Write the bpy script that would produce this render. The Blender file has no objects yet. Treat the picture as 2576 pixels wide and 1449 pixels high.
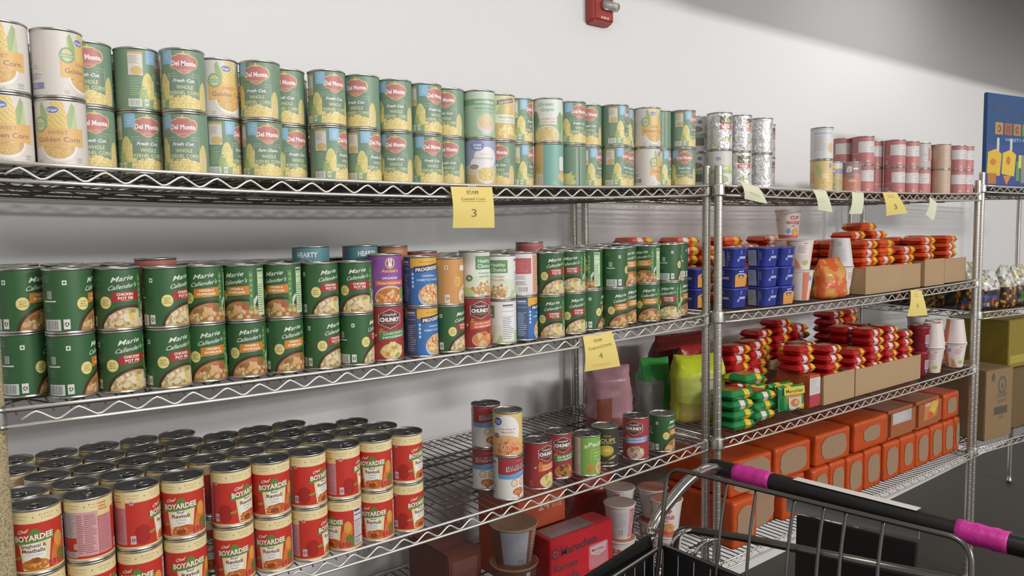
import bpy, bmesh, math, random
from mathutils import Vector, Matrix, noise
PI = math.pi
rnd = random.Random(7)
S = bpy.context.scene
C = S.collection

# ------------------------------------------------------------------ camera
CAM_H = 1.66                                    # eye height above the floor
cd = bpy.data.cameras.new('camera'); cam = bpy.data.objects.new('camera', cd); C.objects.link(cam)
cd.sensor_width = 36.0; cd.lens = 1906.65 / 2576 * 36.0; cd.clip_start = 0.02; cd.clip_end = 60
_yaw, _pitch, _roll = 0.66926, 0.0797, 0.01647
_f = Vector((math.sin(_yaw) * math.cos(_pitch), math.cos(_yaw) * math.cos(_pitch), -math.sin(_pitch)))
_r = Vector((math.cos(_yaw), -math.sin(_yaw), 0)); _d = _f.cross(_r)
_r2 = math.cos(_roll) * _r + math.sin(_roll) * _d
_d2 = -math.sin(_roll) * _r + math.cos(_roll) * _d
cam.matrix_world = Matrix(((_r2.x, -_d2.x, -_f.x, -0.09841), (_r2.y, -_d2.y, -_f.y, -1.42428), (_r2.z, -_d2.z, -_f.z, CAM_H), (0, 0, 0, 1)))
S.camera = cam

# ------------------------------------------------------------------ light and exposure
S.view_settings.view_transform = 'Standard'; S.view_settings.look = 'None'
S.view_settings.exposure = 0.0; S.view_settings.gamma = 1.0; S.view_settings.use_curve_mapping = False
S.cycles.max_bounces = 6; S.cycles.diffuse_bounces = 3; S.cycles.glossy_bounces = 3
S.cycles.transmission_bounces = 4; S.cycles.transparent_max_bounces = 6
S.cycles.caustics_reflective = False; S.cycles.caustics_refractive = False
world = bpy.data.worlds.new('room_ambient'); S.world = world; world.use_nodes = True
world.node_tree.nodes['Background'].inputs[0].default_value = (0.80, 0.79, 0.785, 1)
world.node_tree.nodes['Background'].inputs[1].default_value = 1.2

def area(name, loc, sx, sy, power, col=(1.0, 0.985, 0.965), target=None):
    l = bpy.data.lights.new(name, 'AREA'); l.shape = 'RECTANGLE'; l.size = sx; l.size_y = sy; l.energy = power; l.color = col
    o = bpy.data.objects.new(name, l); C.objects.link(o); o.location = loc
    if target is not None:
        o.rotation_euler = (Vector(target) - Vector(loc)).to_track_quat('-Z', 'Y').to_euler()
    return o
CEIL = 3.3
LAMPS = [(0.35, -1.15, 22), (3.9, -0.12, 6.5), (-0.6, -5.7, 10), (1.8, -5.7, 100), (4.2, -5.7, 130)]  # second lamp, close to the wall, is added to brighten its shadowed top
for _x, _y, _p in LAMPS:
    area('ceiling_lamp_light', (_x, _y, CEIL - (0.05 if _y > -2 else 0.14)), 1.15, 0.28, _p, target=None if _y > -2 else (_x, 0.6, 1.2))

# ------------------------------------------------------------------ helpers
def lin(h):
    if isinstance(h, str):
        h = h.lstrip('#'); c = [int(h[i:i + 2], 16) / 255 for i in (0, 2, 4)]
    else:
        c = [x / 255 for x in h]
    return tuple((x / 12.92 if x <= 0.04045 else ((x + 0.055) / 1.055) ** 2.4) for x in c) + (1.0,)

def material(name, col=None, rough=0.5, metal=0.0, attr=False, bump=0.0, bscale=60.0, var=0.0, trans=0.0, coat=0.0, vscale=8.0, alpha=1.0, spec=0.5):
    m = bpy.data.materials.new(name); m.use_nodes = True
    nt = m.node_tree; b = nt.nodes['Principled BSDF']
    b.inputs['Roughness'].default_value = rough; b.inputs['Metallic'].default_value = metal
    b.inputs['Specular IOR Level'].default_value = spec
    if trans: b.inputs['Transmission Weight'].default_value = trans
    if coat: b.inputs['Coat Weight'].default_value = coat; b.inputs['Coat Roughness'].default_value = 0.12
    if alpha < 1: b.inputs['Alpha'].default_value = alpha
    src = None
    if attr:
        a = nt.nodes.new('ShaderNodeAttribute'); a.attribute_name = 'col'; src = a.outputs['Color']
    elif col is not None:
        b.inputs['Base Color'].default_value = lin(col)
    tc = nt.nodes.new('ShaderNodeTexCoord')
    if var:
        n = nt.nodes.new('ShaderNodeTexNoise'); n.inputs['Scale'].default_value = vscale; n.inputs['Detail'].default_value = 4
        nt.links.new(tc.outputs['Object'], n.inputs['Vector'])
        mr = nt.nodes.new('ShaderNodeMapRange'); mr.inputs[3].default_value = 1 - var; mr.inputs[4].default_value = 1 + var
        nt.links.new(n.outputs['Fac'], mr.inputs[0])
        mx = nt.nodes.new('ShaderNodeVectorMath'); mx.operation = 'SCALE'
        if src is not None: nt.links.new(src, mx.inputs[0])
        else: mx.inputs[0].default_value = lin(col)[:3]
        nt.links.new(mr.outputs[0], mx.inputs['Scale']); src = mx.outputs[0]
    if src is not None: nt.links.new(src, b.inputs['Base Color'])
    if bump:
        n2 = nt.nodes.new('ShaderNodeTexNoise'); n2.inputs['Scale'].default_value = bscale; n2.inputs['Detail'].default_value = 3
        nt.links.new(tc.outputs['Object'], n2.inputs['Vector'])
        bp = nt.nodes.new('ShaderNodeBump'); bp.inputs['Strength'].default_value = bump; bp.inputs['Distance'].default_value = 0.01
        nt.links.new(n2.outputs['Fac'], bp.inputs['Height']); nt.links.new(bp.outputs[0], b.inputs['Normal'])
    return m

M = {}
M['chrome'] = material('chrome_wire', '#e2ddd4', 0.3, 0.6, var=0.05)
M['mat'] = material('zinc_wire', '#6a645b', 0.5, 0.45, var=0.1)
M['post'] = material('chrome_post', '#c4bfb6', 0.3, 0.9, var=0.06)
M['tin'] = material('tin_plate', '#c9c6c0', 0.28, 0.9, var=0.05)
M['tin_dark'] = material('dull_tin', '#8d8a88', 0.33, 0.85, var=0.06)
M['label'] = material('printed_paper_label', attr=True, rough=0.42)
M['foil'] = material('silver_foil_label', attr=True, rough=0.3, metal=0.55, bump=0.6, bscale=55)
M['film'] = material('printed_plastic_film', attr=True, rough=0.28, bump=0.25, bscale=30)
M['foam'] = material('printed_foam_cup', attr=True, rough=0.5)
M['card'] = material('printed_card', attr=True, rough=0.6, var=0.04)
M['kraft'] = material('brown_cardboard', '#b19471', 0.85, var=0.06, bump=0.06, bscale=90)
M['paper'] = material('paper_sheet', attr=True, rough=0.75)
M['plastic'] = material('black_plastic', '#1b1a1b', 0.42, bump=0.05, bscale=200)
M['grey_plastic'] = material('grey_plastic_sheet', '#a3a1a3', 0.35)
M['pink'] = material('pink_tape', '#d8349f', 0.45, bump=0.35, bscale=45, var=0.08, vscale=40)
M['cart'] = material('cart_wire', '#6d6a66', 0.3, 0.85, var=0.06)
M['cart_chrome'] = material('cart_chrome_tube', '#d6d3cf', 0.1, 0.95)
M['red_enamel'] = material('red_enamel', '#a8382f', 0.4, var=0.03)
M['lens'] = material('clear_lens', '#e8e6e4', 0.08, trans=0.75)
M['clear'] = material('clear_film', '#e9e9e6', 0.12, alpha=0.35, bump=0.5, bscale=25)
M['white_rim'] = material('white_cup_rim', '#e6e0da', 0.5)

class MB:
    def __init__(s): s.v = []; s.f = []; s.c = []; s.sm = []
    def add(s, vs, fs, col=None, smooth=True):
        o = len(s.v); s.v += [tuple(p) for p in vs]; s.f += [tuple(i + o for i in q) for q in fs]
        s.c += [col] * len(fs); s.sm += [smooth] * len(fs); return s
    def box(s, x0, x1, y0, y1, z0, z1, col=None):
        vs = [(x, y, z) for z in (z0, z1) for y in (y0, y1) for x in (x0, x1)]
        return s.add(vs, [(0, 2, 3, 1), (4, 5, 7, 6), (0, 1, 5, 4), (2, 6, 7, 3), (0, 4, 6, 2), (1, 3, 7, 5)], col, False)
    def tube(s, path, r, n=6, col=None, cap=True, closed=False):
        P = [Vector(p) for p in path]; m = len(P); vs = []; fs = []
        T = []
        for i in range(m):
            a = P[(i - 1) % m] if (i > 0 or closed) else P[i]; b = P[(i + 1) % m] if (i < m - 1 or closed) else P[i]
            T.append((b - a).normalized())
        nrm = T[0].orthogonal().normalized()
        for i in range(m):
            if i: nrm = (nrm - T[i] * nrm.dot(T[i])).normalized()
            bn = T[i].cross(nrm); rr = r[i] if isinstance(r, (list, tuple)) else r
            for k in range(n):
                a = 2 * PI * k / n; vs.append(P[i] + (nrm * math.cos(a) + bn * math.sin(a)) * rr)
        for i in range(m if closed else m - 1):
            j = (i + 1) % m
            for k in range(n):
                l = (k + 1) % n; fs.append((i * n + k, i * n + l, j * n + l, j * n + k))
        if cap and not closed: fs += [tuple(range(n - 1, -1, -1)), tuple((m - 1) * n + k for k in range(n))]
        return s.add(vs, fs, col)
    def lathe(s, prof, n=36, col=None, at=(0, 0, 0), axis='z'):
        vs = []; fs = []; rings = []
        for (r, z) in prof:
            if r < 1e-6: rings.append([len(vs)]); vs.append((0, 0, z))
            else:
                rings.append(list(range(len(vs), len(vs) + n)))
                vs += [(r * math.sin(2 * PI * k / n), -r * math.cos(2 * PI * k / n), z) for k in range(n)]
        for a, b in zip(rings, rings[1:]):
            for k in range(n):
                l = (k + 1) % n
                if len(a) == 1 and len(b) == 1: continue
                if len(a) == 1: fs.append((a[0], b[l], b[k]))
                elif len(b) == 1: fs.append((a[k], a[l], b[0]))
                else: fs.append((a[k], a[l], b[l], b[k]))
        if axis == 'y': vs = [(x, z, -y) for x, y, z in vs]
        if axis == 'x': vs = [(z, x, y) for x, y, z in vs]
        return s.add([(x + at[0], y + at[1], z + at[2]) for x, y, z in vs], fs, col)
    def mesh(s, name, mat, smooth=None):
        me = bpy.data.meshes.new(name); me.from_pydata(s.v, [], s.f); me.validate(); me.update()
        if any(c is not None for c in s.c) and len(me.polygons) == len(s.c):
            at = me.color_attributes.new('col', 'FLOAT_COLOR', 'CORNER'); buf = []
            for p, c in zip(me.polygons, s.c): buf += list(c or (0.5, 0.5, 0.5, 1)) * p.loop_total
            at.data.foreach_set('color', buf)
        sm = s.sm if smooth is None and len(s.sm) == len(me.polygons) else [bool(smooth)] * len(me.polygons)
        me.polygons.foreach_set('use_smooth', sm)
        if mat: me.materials.append(mat)
        return me

def link(name, me, parent=None, loc=None):
    o = bpy.data.objects.new(name, me); C.objects.link(o)
    if parent: o.parent = parent
    if loc: o.location = loc
    return o
def tag(o, label=None, cat=None, group=None, kind=None):
    if label: o['label'] = label
    if cat: o['category'] = cat
    if group: o['group'] = group
    if kind: o['kind'] = kind
    return o
def empty(name, loc, rz=0):
    o = bpy.data.objects.new(name, None); C.objects.link(o); o.location = loc; o.rotation_euler = (0, 0, rz); o.empty_display_size = 0.05
    return o
def copy_tree(o, parent=None):
    c = o.copy(); C.objects.link(c)
    if parent: c.parent = parent
    for ch in list(o.children): copy_tree(ch, c)
    return c
used = set()
def place(proto, loc, rz=0.0, label=None, group=None, rot=None):
    o = proto if proto.name not in used else copy_tree(proto)
    used.add(proto.name); used.add(o.name)
    o.location = loc; o.rotation_euler = rot if rot else (0, 0, rz)
    if label: o['label'] = label
    if group: o['group'] = group
    return o
ORD = 'zeroth first second third fourth fifth sixth seventh eighth ninth tenth eleventh twelfth thirteenth fourteenth fifteenth sixteenth seventeenth eighteenth nineteenth twentieth'.split()
for _t in ('twenty', 'thirty'):
    for _w in ORD[1:10]: ORD.append(_t + '-' + _w)
    if _t == 'twenty': ORD.append('thirtieth')

# ------------------------------------------------------------------ printed artwork: flat shapes in millimetres, laid onto a curved or flat face
_tc = {}
def text_mesh(s, bold, font=None):
    k = (s, bold)
    if k not in _tc:
        cu = bpy.data.curves.new('t', 'FONT'); cu.body = s; cu.size = 1; cu.resolution_u = 2; cu.offset = bold; cu.fill_mode = 'FRONT'
        ob = bpy.data.objects.new('t', cu); me = bpy.data.meshes.new_from_object(ob)
        vs = [(v.co.x, v.co.y) for v in me.vertices]; fs = [tuple(p.vertices) for p in me.polygons]
        bpy.data.objects.remove(ob); bpy.data.curves.remove(cu); bpy.data.meshes.remove(me)
        xs = [p[0] for p in vs]; ys = [p[1] for p in vs]
        _tc[k] = (vs, fs, min(xs), max(xs), min(ys), max(ys))
    return _tc[k]

HAZE = [0.0, '#dedcd6']                          # pale lens haze mixed into the printed colours: amount, tint
def hazed(h):
    c, g, f = lin(h), lin(HAZE[1]), HAZE[0]
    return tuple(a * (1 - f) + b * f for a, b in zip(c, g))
class Art:
    def __init__(s): s.items = []; s.z = 12; s.k = 0
    def up(s, n=1): s.z += s.k * 0.4 + 12 * n; s.k = 0; return s      # micrometres of ink on ink
    def _add(s, vs, fs, col):
        s.k += 1; s.items.append((vs, fs, hazed(col), s.z + s.k * 0.4)); return s
    def poly(s, pts, col): return s._add(list(pts), [tuple(range(len(pts)))], col)
    def rect(s, u0, v0, u1, v1, col): return s.poly([(u0, v0), (u1, v0), (u1, v1), (u0, v1)], col)
    def rrect(s, u0, v0, u1, v1, r, col):
        p = []
        for cu, cv, a0 in ((u1 - r, v1 - r, 0), (u0 + r, v1 - r, 90), (u0 + r, v0 + r, 180), (u1 - r, v0 + r, 270)):
            p += [(cu + r * math.cos(math.radians(a0 + a)), cv + r * math.sin(math.radians(a0 + a))) for a in (0, 30, 60, 90)]
        return s.poly(p, col)
    def ell(s, cu, cv, ru, rv, col, n=22, rot=0):
        c, d = math.cos(rot), math.sin(rot); p = []
        for i in range(n):
            a = 2 * PI * i / n; x, y = ru * math.cos(a), rv * math.sin(a); p.append((cu + x * c - y * d, cv + x * d + y * c))
        return s.poly(p, col)
    def blobs(s, cu, cv, ru, rv, cols, n, size, seed=1, low=None):
        q = random.Random(seed)
        for i in range(n):
            a = q.uniform(0, 2 * PI); d = math.sqrt(q.random()); r = size * q.uniform(0.7, 1.25)
            x, y = cu + ru * d * math.cos(a), cv + rv * d * math.sin(a)
            if low is not None: y = max(low + r, y)
            s.ell(x, y, r * q.uniform(0.8, 1.2), r * q.uniform(0.6, 1.0), q.choice(cols), 8, q.uniform(0, 3))
        return s
    def line(s, u0, v0, u1, v1, w, col):
        dx, dy = u1 - u0, v1 - v0; l = math.hypot(dx, dy); a, b = -dy / l * w / 2, dx / l * w / 2
        return s.poly([(u0 + a, v0 + b), (u0 - a, v0 - b), (u1 - a, v1 - b), (u1 + a, v1 + b)], col)
    def text(s, t, cu, cv, h, col, w=None, shear=0.0, bold=0.0, rot=0.0, slope=0.0):
        """cap height h, centred on (cu, cv); w fits the width"""
        vs, fs, x0, x1, y0, y1 = text_mesh(t, bold)
        cap = 0.73 + 2 * bold; sy = h / cap; sx = sy if w is None else w / (x1 - x0)
        xc = (x0 + x1) / 2; c, d = math.cos(rot), math.sin(rot); out = []
        for x, y in vs:
            px = (x - xc) * sx + (y - cap / 2) * sy * shear; py = (y - cap / 2) * sy + slope * (x - xc) * sx
            out.append((cu + px * c - py * d, cv + px * d + py * c))
        return s._add(out, fs, col)
    def bars(s, u0, v0, u1, v1, n=9, col='#55504a', seed=3):
        q = random.Random(seed)
        for i in range(n):
            x = u0 + (u1 - u0) * (i + 0.2) / n; s.rect(x, v0, x + (u1 - u0) / n * q.uniform(0.25, 0.65), v1, col)
        return s
    def lines(s, u0, v0, u1, v1, n, col, seed=4, w=0.5):
        q = random.Random(seed)
        for i in range(n):
            v = v1 - (v1 - v0) * (i + 0.5) / n; s.rect(u0, v - (v1 - v0) / n * w / 2, u0 + (u1 - u0) * q.uniform(0.6, 1), v + (v1 - v0) / n * w / 2, col)
        return s
    def mesh(s, name, mat, fmap, step=None, umax=None):
        """fmap(u, v, lift in mm) -> (point, normal)"""
        bm = bmesh.new(); lay = bm.faces.layers.int.new('k')
        for idx, (vs, fs, col, z) in enumerate(s.items):
            bv = [bm.verts.new((x, y, 0)) for x, y in vs]
            for f in fs:
                try: nf = bm.faces.new([bv[i] for i in f]); nf[lay] = idx
                except ValueError: pass
        bm.normal_update()
        big = [f for f in bm.faces if len(f.verts) > 4]
        if big: bmesh.ops.triangulate(bm, faces=big)
        if step:
            us = [v.co.x for v in bm.verts]; k0 = math.ceil(min(us) / step); k1 = math.floor(max(us) / step)
            for k in range(k0, k1 + 1):
                x = k * step
                g = [f for f in bm.faces if min(v.co.x for v in f.verts) < x - 1e-4 and max(v.co.x for v in f.verts) > x + 1e-4]
                if g:
                    ed = list({e for f in g for e in f.edges}); vv = list({v for f in g for v in f.verts})
                    bmesh.ops.bisect_plane(bm, geom=vv + ed + g, plane_co=(x, 0, 0), plane_no=(1, 0, 0), dist=1e-5)
        cols = []; nz = {}
        for f in bm.faces:
            if f.normal.z < 0: f.normal_flip()
            for v in f.verts: nz[v.index] = 0
        bm.verts.index_update(); nor = [None] * len(bm.verts)
        for f in bm.faces:
            z = s.items[f[lay]][3]
            for v in f.verts: v.co.z = z
        for v in bm.verts:
            p, n = fmap(v.co.x, v.co.y, v.co.z * 0.001); v.co = p; nor[v.index] = n
        for f in bm.faces: cols.append((s.items[f[lay]][2], len(f.verts)))
        me = bpy.data.meshes.new(name); bm.to_mesh(me); bm.free()
        at = me.color_attributes.new('col', 'FLOAT_COLOR', 'CORNER'); buf = []
        for c, n in cols: buf += list(c) * n
        at.data.foreach_set('color', buf)
        me.polygons.foreach_set('use_smooth', [True] * len(me.polygons))
        me.normals_split_custom_set_from_vertices([tuple(n) for n in nor])
        me.materials.append(mat)
        return me
NSEG = 72
def cyl_map(r, r2=None, h=None, v0=0.0, vlim=None):
    """unrolled label onto a (tapered) cylinder: u = mm round the front (r in mm), v = mm up"""
    r2 = r if r2 is None else r2; slope = 0 if r2 == r else (r2 - r) / h
    st = 2 * PI / NSEG
    def f(u, v, lift):
        if vlim: v = max(vlim[0], min(vlim[1], v))
        th = u / max(r, r2); d = (th + st * 1000) % st - st / 2
        rr = r + slope * v + lift; k = math.cos(st / 2) / math.cos(d); x = rr * k / 1000
        n = Vector((math.sin(th), -math.cos(th), -slope)).normalized()
        return Vector((x * math.sin(th), -x * math.cos(th), (v + v0) / 1000)), n
    return f, 2 * PI * max(r, r2) / NSEG
def flat_map(org, ux, vy, nrm):
    o, a, b, n = Vector(org), Vector(ux), Vector(vy), Vector(nrm)
    def f(u, v, lift): return o + a * (u / 1000) + b * (v / 1000) + n * (lift / 1000), n
    return f
# ------------------------------------------------------------------ room
def struct(name, mb, mat):
    o = link(name, mb.mesh(name, mat, False)); o['kind'] = 'structure'; return o
WALL_Y = 0.65
m_wall = material('painted_wall', '#efeeee', 0.7, var=0.012, vscale=2.0, bump=0.03, bscale=160)
m_floor = material('concrete_floor', '#3d362e', 0.55, var=0.10, vscale=1.6, bump=0.03, bscale=40)
m_ceil = material('ceiling_paint', '#d5d3cf', 0.85, var=0.015)
struct('wall_back', MB().box(-2.6, 7.6, WALL_Y, WALL_Y + 0.1, 0, CEIL), m_wall)
struct('floor', MB().box(-2.6, 7.6, -7.0, WALL_Y, -0.1, 0), m_floor)
struct('ceiling', MB().box(-2.6, 7.6, -7.0, WALL_Y, CEIL, CEIL + 0.1), m_ceil)
struct('wall_right', MB().box(7.6, 7.7, -7.0, WALL_Y + 0.1, 0, CEIL), m_wall)
struct('trim_1', MB().box(2.3, 7.6, -0.55, -0.47, 2.665, CEIL), m_ceil)     # ceiling drop that shades the top of the wall
struct('wall_left', MB().box(-2.7, -2.6, -7.0, WALL_Y + 0.1, 0, CEIL), m_wall)
m_lamp = material('lamp_housing', '#dcdad6', 0.5)
for x, y, p in LAMPS:
    mb = MB().box(x - 0.6, x + 0.6, y - 0.16, y + 0.16, CEIL - 0.04, CEIL)
    o = link('ceiling_light', mb.mesh('ceiling_light', m_lamp, False))
    tag(o, {0.35: 'long flat ceiling light above the canned corn', 3.9: 'added fill light close to the wall above the middle unit', -0.6: 'flat ceiling light across the room, behind the corn end', 1.8: 'flat ceiling light across the room, opposite the paired posts', 4.2: 'flat ceiling light across the room, opposite the far unit'}[x], 'ceiling light', 'ceiling lights')

# ------------------------------------------------------------------ wire shelving
def frame(kind):
    """local (s along the front, d into the shelf) -> world"""
    ox, oy, a = {'A': (0, 0, 0), 'B': (1.81585, -0.0395, -0.02155), 'C': (3.681, -0.075, -0.14)}[kind]
    c, s = math.cos(a), math.sin(a)
    return (lambda p, q, z=0.0: (ox + p * c - q * s, oy + p * s + q * c, z)), a
UNITS = {'A': dict(L=1.786, p0=-0.0125, p1=1.7915, z=[1.77504, 1.38541, 0.99485, 0.6049], sag=[0.01702, 0.01242, 0.00816, 0.004]),
         'B': dict(L=1.786, p0=-0.019, p1=1.789, z=[1.7735, 1.39267, 1.00483, 0.61512], sag=[0.00745, 0.00771, 0.002, 0.001]),
         'C': dict(L=1.5, p0=-0.020, p1=1.505, z=[1.8106, 1.2416, 0.6170], sag=[0.006, 0.004, 0.002])}
DEP = 0.61
def sag_at(u, k, s):
    t = min(1, max(0, s / UNITS[u]['L'])); return UNITS[u]['sag'][k] * 4 * t * (1 - t)
def top_of(u, k, s0, s1): return UNITS[u]['z'][k] - min(sag_at(u, k, s0), sag_at(u, k, s1)) - 0.0022
def top_z(u, k, s, r=0.039): return UNITS[u]['z'][k] - min(sag_at(u, k, s - r), sag_at(u, k, s + r)) - 0.0024
def zig(L, first, pitch, n, zt, zb, zfun, yfix, along='s'):
    pts = []; s = first - pitch * 0.32
    while s < first + (n - 1) * pitch + pitch * 0.32:
        ph = (s - first) / pitch; w = math.cos(2 * PI * ph); tri = 1 - 4 * abs(ph - math.floor(ph + 0.5))
        h = 0.5 + 0.5 * (0.6 * tri + 0.4 * w)
        z = zb + (zt - zb) * h + zfun(s)
        pts.append((s, yfix, z) if along == 's' else (yfix, s, z)); s += pitch / 9
    return pts
def build_unit(u, label, posts_label):
    F, a = frame(u); U = UNITS[u]; L = U['L']
    root = empty('wire_shelving_unit', F(0, 0, 0), a); tag(root, label, 'shelving unit', 'chrome wire shelving units')
    H = U['z'][0] + 0.06
    PS = (U['p0'], U['p1']); CORN = [(x, y) for y in (0.0125, DEP - 0.0125) for x in PS]
    for (px, py) in CORN:
        prof = [(0, 0.0), (0.016, 0.0), (0.016, 0.02), (0.0127, 0.024)]; z = 0.05
        while z < H - 0.01:
            prof += [(0.0127, z - 0.0017), (0.0127, z - 0.0009), (0.0121, z), (0.0127, z + 0.0009), (0.0127, z + 0.0017)]; z += 0.0254
        prof += [(0.0127, H - 0.002), (0.0122, H), (0, H)]
        po = link('post', MB().lathe(prof, 14).mesh('post', M['post']), root, (px, py, 0))
        if u == 'A' and px < 0 and py < 0.1:
            sl = MB().lathe([(0.0128, 0.03), (0.0205, 0.03), (0.0205, H - 0.09), (0.0128, H - 0.09)], 20)
            so = link('woven_sleeve', sl.mesh('woven_sleeve', M['woven']), po, (-0.004, 0.004, 0)); so['label'] = 'beige woven sleeve'
    for k, z0 in enumerate(U['z']):
        zf = lambda s: -sag_at(u, k, s)
        NS = 14
        def run(d, dz, s0=0.0, s1=None):
            s1 = L if s1 is None else s1
            return [(s0 + (s1 - s0) * i / NS, d, z0 + dz + zf(s0 + (s1 - s0) * i / NS)) for i in range(NS + 1)]
        mb = MB(); n = int(L / 0.0254)
        for i in range(n):
            s = (i + 0.7) * L / n; z = z0 - 0.0051 + zf(s)
            mb.tube([(s, 0.001, z - 0.0035), (s, 0.006, z), (s, DEP - 0.006, z), (s, DEP - 0.001, z - 0.0035)], 0.0019, 5)
        for d in (0.15, 0.305, 0.46):
            mb.tube(run(d, -0.0105), 0.0028, 5); mb.tube(run(d, -0.031), 0.0028, 5)
            mb.tube(zig(L, 0.04, (L - 0.08) / 14, 15, z0 - 0.0125, z0 - 0.029, zf, d), 0.002, 4)
        sh = link('wire_shelf', mb.mesh('wire_shelf', M['mat']), root)
        pitch = (L - 0.086) / (28 if L > 1.6 else 23); nz = 29 if L > 1.6 else 24
        for d in (0.0, DEP):
            e = MB(); e.tube(run(d, 0.0), 0.0032, 7); e.tube(run(d, -0.0278), 0.0032, 7)
            e.tube(zig(L, 0.043, pitch, nz, z0 - 0.0068, z0 - 0.0245, zf, d - 0.001), 0.0021, 6)
            link('ledge', e.mesh('ledge', M['chrome']), sh)
        for s in ((PS[0], L + 0.0005) if u == 'A' else (-0.012, L)):
            e = MB(); e.tube([(s, 0.02, z0), (s, DEP - 0.02, z0)], 0.0032, 6); e.tube([(s, 0.02, z0 - 0.0278), (s, DEP - 0.02, z0 - 0.0278)], 0.0032, 6)
            e.tube(zig(DEP, 0.05, 0.0607, 9, z0 - 0.0068, z0 - 0.0245, lambda q: 0, s, 'd'), 0.0021, 5)
            link('side_rail', e.mesh('side_rail', M['chrome']), sh)
        for (px, py) in CORN:
            cm = MB().lathe([(0.0128, z0 + 0.006), (0.0165, z0 + 0.006), (0.0172, z0 + 0.003), (0.0186, z0 - 0.026), (0.0186, z0 - 0.03), (0.0128, z0 - 0.03)], 16)
            for zz in (z0, z0 - 0.0278):
                sx = 1 if px < 0.1 else -1; sy = 1 if py < 0.1 else -1
                cm.tube([(-0.0, -sy * 0.0125, zz), (sx * 0.016, -sy * 0.0125, zz)], 0.0046, 8)
            link('corner_collar', cm.mesh('corner_collar', M['tin']), sh, (px, py, 0))
    return root
def woven():
    m = bpy.data.materials.new('woven_sleeve'); m.use_nodes = True; nt = m.node_tree; b = nt.nodes['Principled BSDF']; b.inputs['Roughness'].default_value = 0.9
    tc = nt.nodes.new('ShaderNodeTexCoord'); mp = nt.nodes.new('ShaderNodeMapping'); mp.inputs['Scale'].default_value = (330, 330, 330)
    ck = nt.nodes.new('ShaderNodeTexVoronoi'); ck.inputs['Scale'].default_value = 1.0
    nt.links.new(tc.outputs['Object'], mp.inputs[0]); nt.links.new(mp.outputs[0], ck.inputs['Vector'])
    r = nt.nodes.new('ShaderNodeValToRGB'); r.color_ramp.elements[0].color = lin('#c8b88f'); r.color_ramp.elements[1].color = lin('#6d5f45')
    nt.links.new(ck.outputs['Distance'], r.inputs[0]); nt.links.new(r.outputs[0], b.inputs['Base Color'])
    bp = nt.nodes.new('ShaderNodeBump'); bp.inputs['Strength'].default_value = 0.6; bp.invert = True; bp.inputs['Distance'].default_value = 0.002
    nt.links.new(ck.outputs['Distance'], bp.inputs['Height']); nt.links.new(bp.outputs[0], b.inputs['Normal'])
    return m
M['woven'] = woven()
build_unit('A', 'chrome wire shelving unit nearest, with beige woven sleeve on its end post', '')
build_unit('B', 'chrome wire shelving unit in the middle, holding orange and red noodle packs', '')
build_unit('C', 'chrome wire shelving unit at the far end with the blue snack box', '')

# ------------------------------------------------------------------ fire alarm strobe on the wall
def strobe():
    x0, x1, z0, z1 = 1.905, 2.022, 2.402, 2.585; y1 = WALL_Y; d = 0.045
    root = empty('fire_alarm_strobe', ((x0 + x1) / 2, y1, z0)); tag(root, 'red fire alarm strobe with clear flash lens on the white wall', 'fire alarm')
    w = (x1 - x0) / 2; h = z1 - z0
    bm = bmesh.new(); bmesh.ops.create_cube(bm, size=1)
    for v in bm.verts:
        t = v.co.y < 0
        v.co = Vector((v.co.x * 2 * w * (0.9 if t else 1), -d if t else -0.002, (v.co.z + 0.5) * h * (0.97 if t else 1) + (0.0 if not t else (0.012 if v.co.z < 0 else 0))))
    bmesh.ops.bevel(bm, geom=list(bm.edges), offset=0.008, segments=3, affect='EDGES')
    me = bpy.data.meshes.new('housing'); bm.to_mesh(me); bm.free(); me.materials.append(M['red_enamel']); link('housing', me, root)
    lm = MB(); q = 12; prof = []
    lm.lathe([(0, -0.038), (0.012, -0.038), (0.017, -0.034), (0.018, 0.0), (0.017, 0.034), (0.012, 0.038), (0, 0.038)], 20, axis='x', at=(0.022, -d - 0.008, 0.068))
    lo = link('flash_lens', lm.mesh('flash_lens', M['lens']), root); lo['label'] = 'clear flash lens'
    rf = MB().box(-0.006, 0.05, -d - 0.003, -d + 0.001, 0.056, 0.08); link('reflector', rf.mesh('reflector', M['tin'], False), root)
    sp = MB().box(-0.02, 0.02, -d - 0.0008, -d + 0.002, 0.104, 0.14); link('sounder_grille', sp.mesh('sounder_grille', M['plastic'], False), root)
    a = Art().text('FIRE', 0, 0, 10, '#f3dedb', 42, bold=0.015)
    link('lettering', a.mesh('lettering', M['label'], flat_map((0.004, -d - 0.0006, 0.024), (1, 0, 0), (0, 0, 1), (0, -1, 0))), root)
strobe()
# ------------------------------------------------------------------ can labels (u = mm round from the front, v = mm up)
LAB = {}
def lab(key, name, H=111, mat='label', r=37.3, lid='tin', tab=False):
    def deco(fn): LAB[key] = dict(fn=fn, name=name, H=H, mat=mat, r=r, lid=lid, tab=tab); return fn
    return deco
CORN = ['#f0d878', '#e9cb5c', '#f4e294', '#ddb94c']
SOUP = ['#d9c091', '#c99a5a', '#e2cfa6', '#b98a4e']
def base(a, H, col, v0=4.2, v1=None): a.rect(-118, v0, 118, (H - 4.2) if v1 is None else v1, col); a.up()
def recycle(a, u, v, s=7, col='#e4e2da'):
    a.rect(u - s / 2, v - s * 0.85, u + s / 2, v + s * 0.85, col); a.up()
    for k in range(3):
        t = PI / 2 + k * 2 * PI / 3; t2 = t + 2 * PI / 3 * 0.72
        a.line(u + s * .33 * math.cos(t), v + s * .33 * math.sin(t), u + s * .33 * math.cos(t2), v + s * .33 * math.sin(t2), s * .16, '#2e2d2a')
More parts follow.
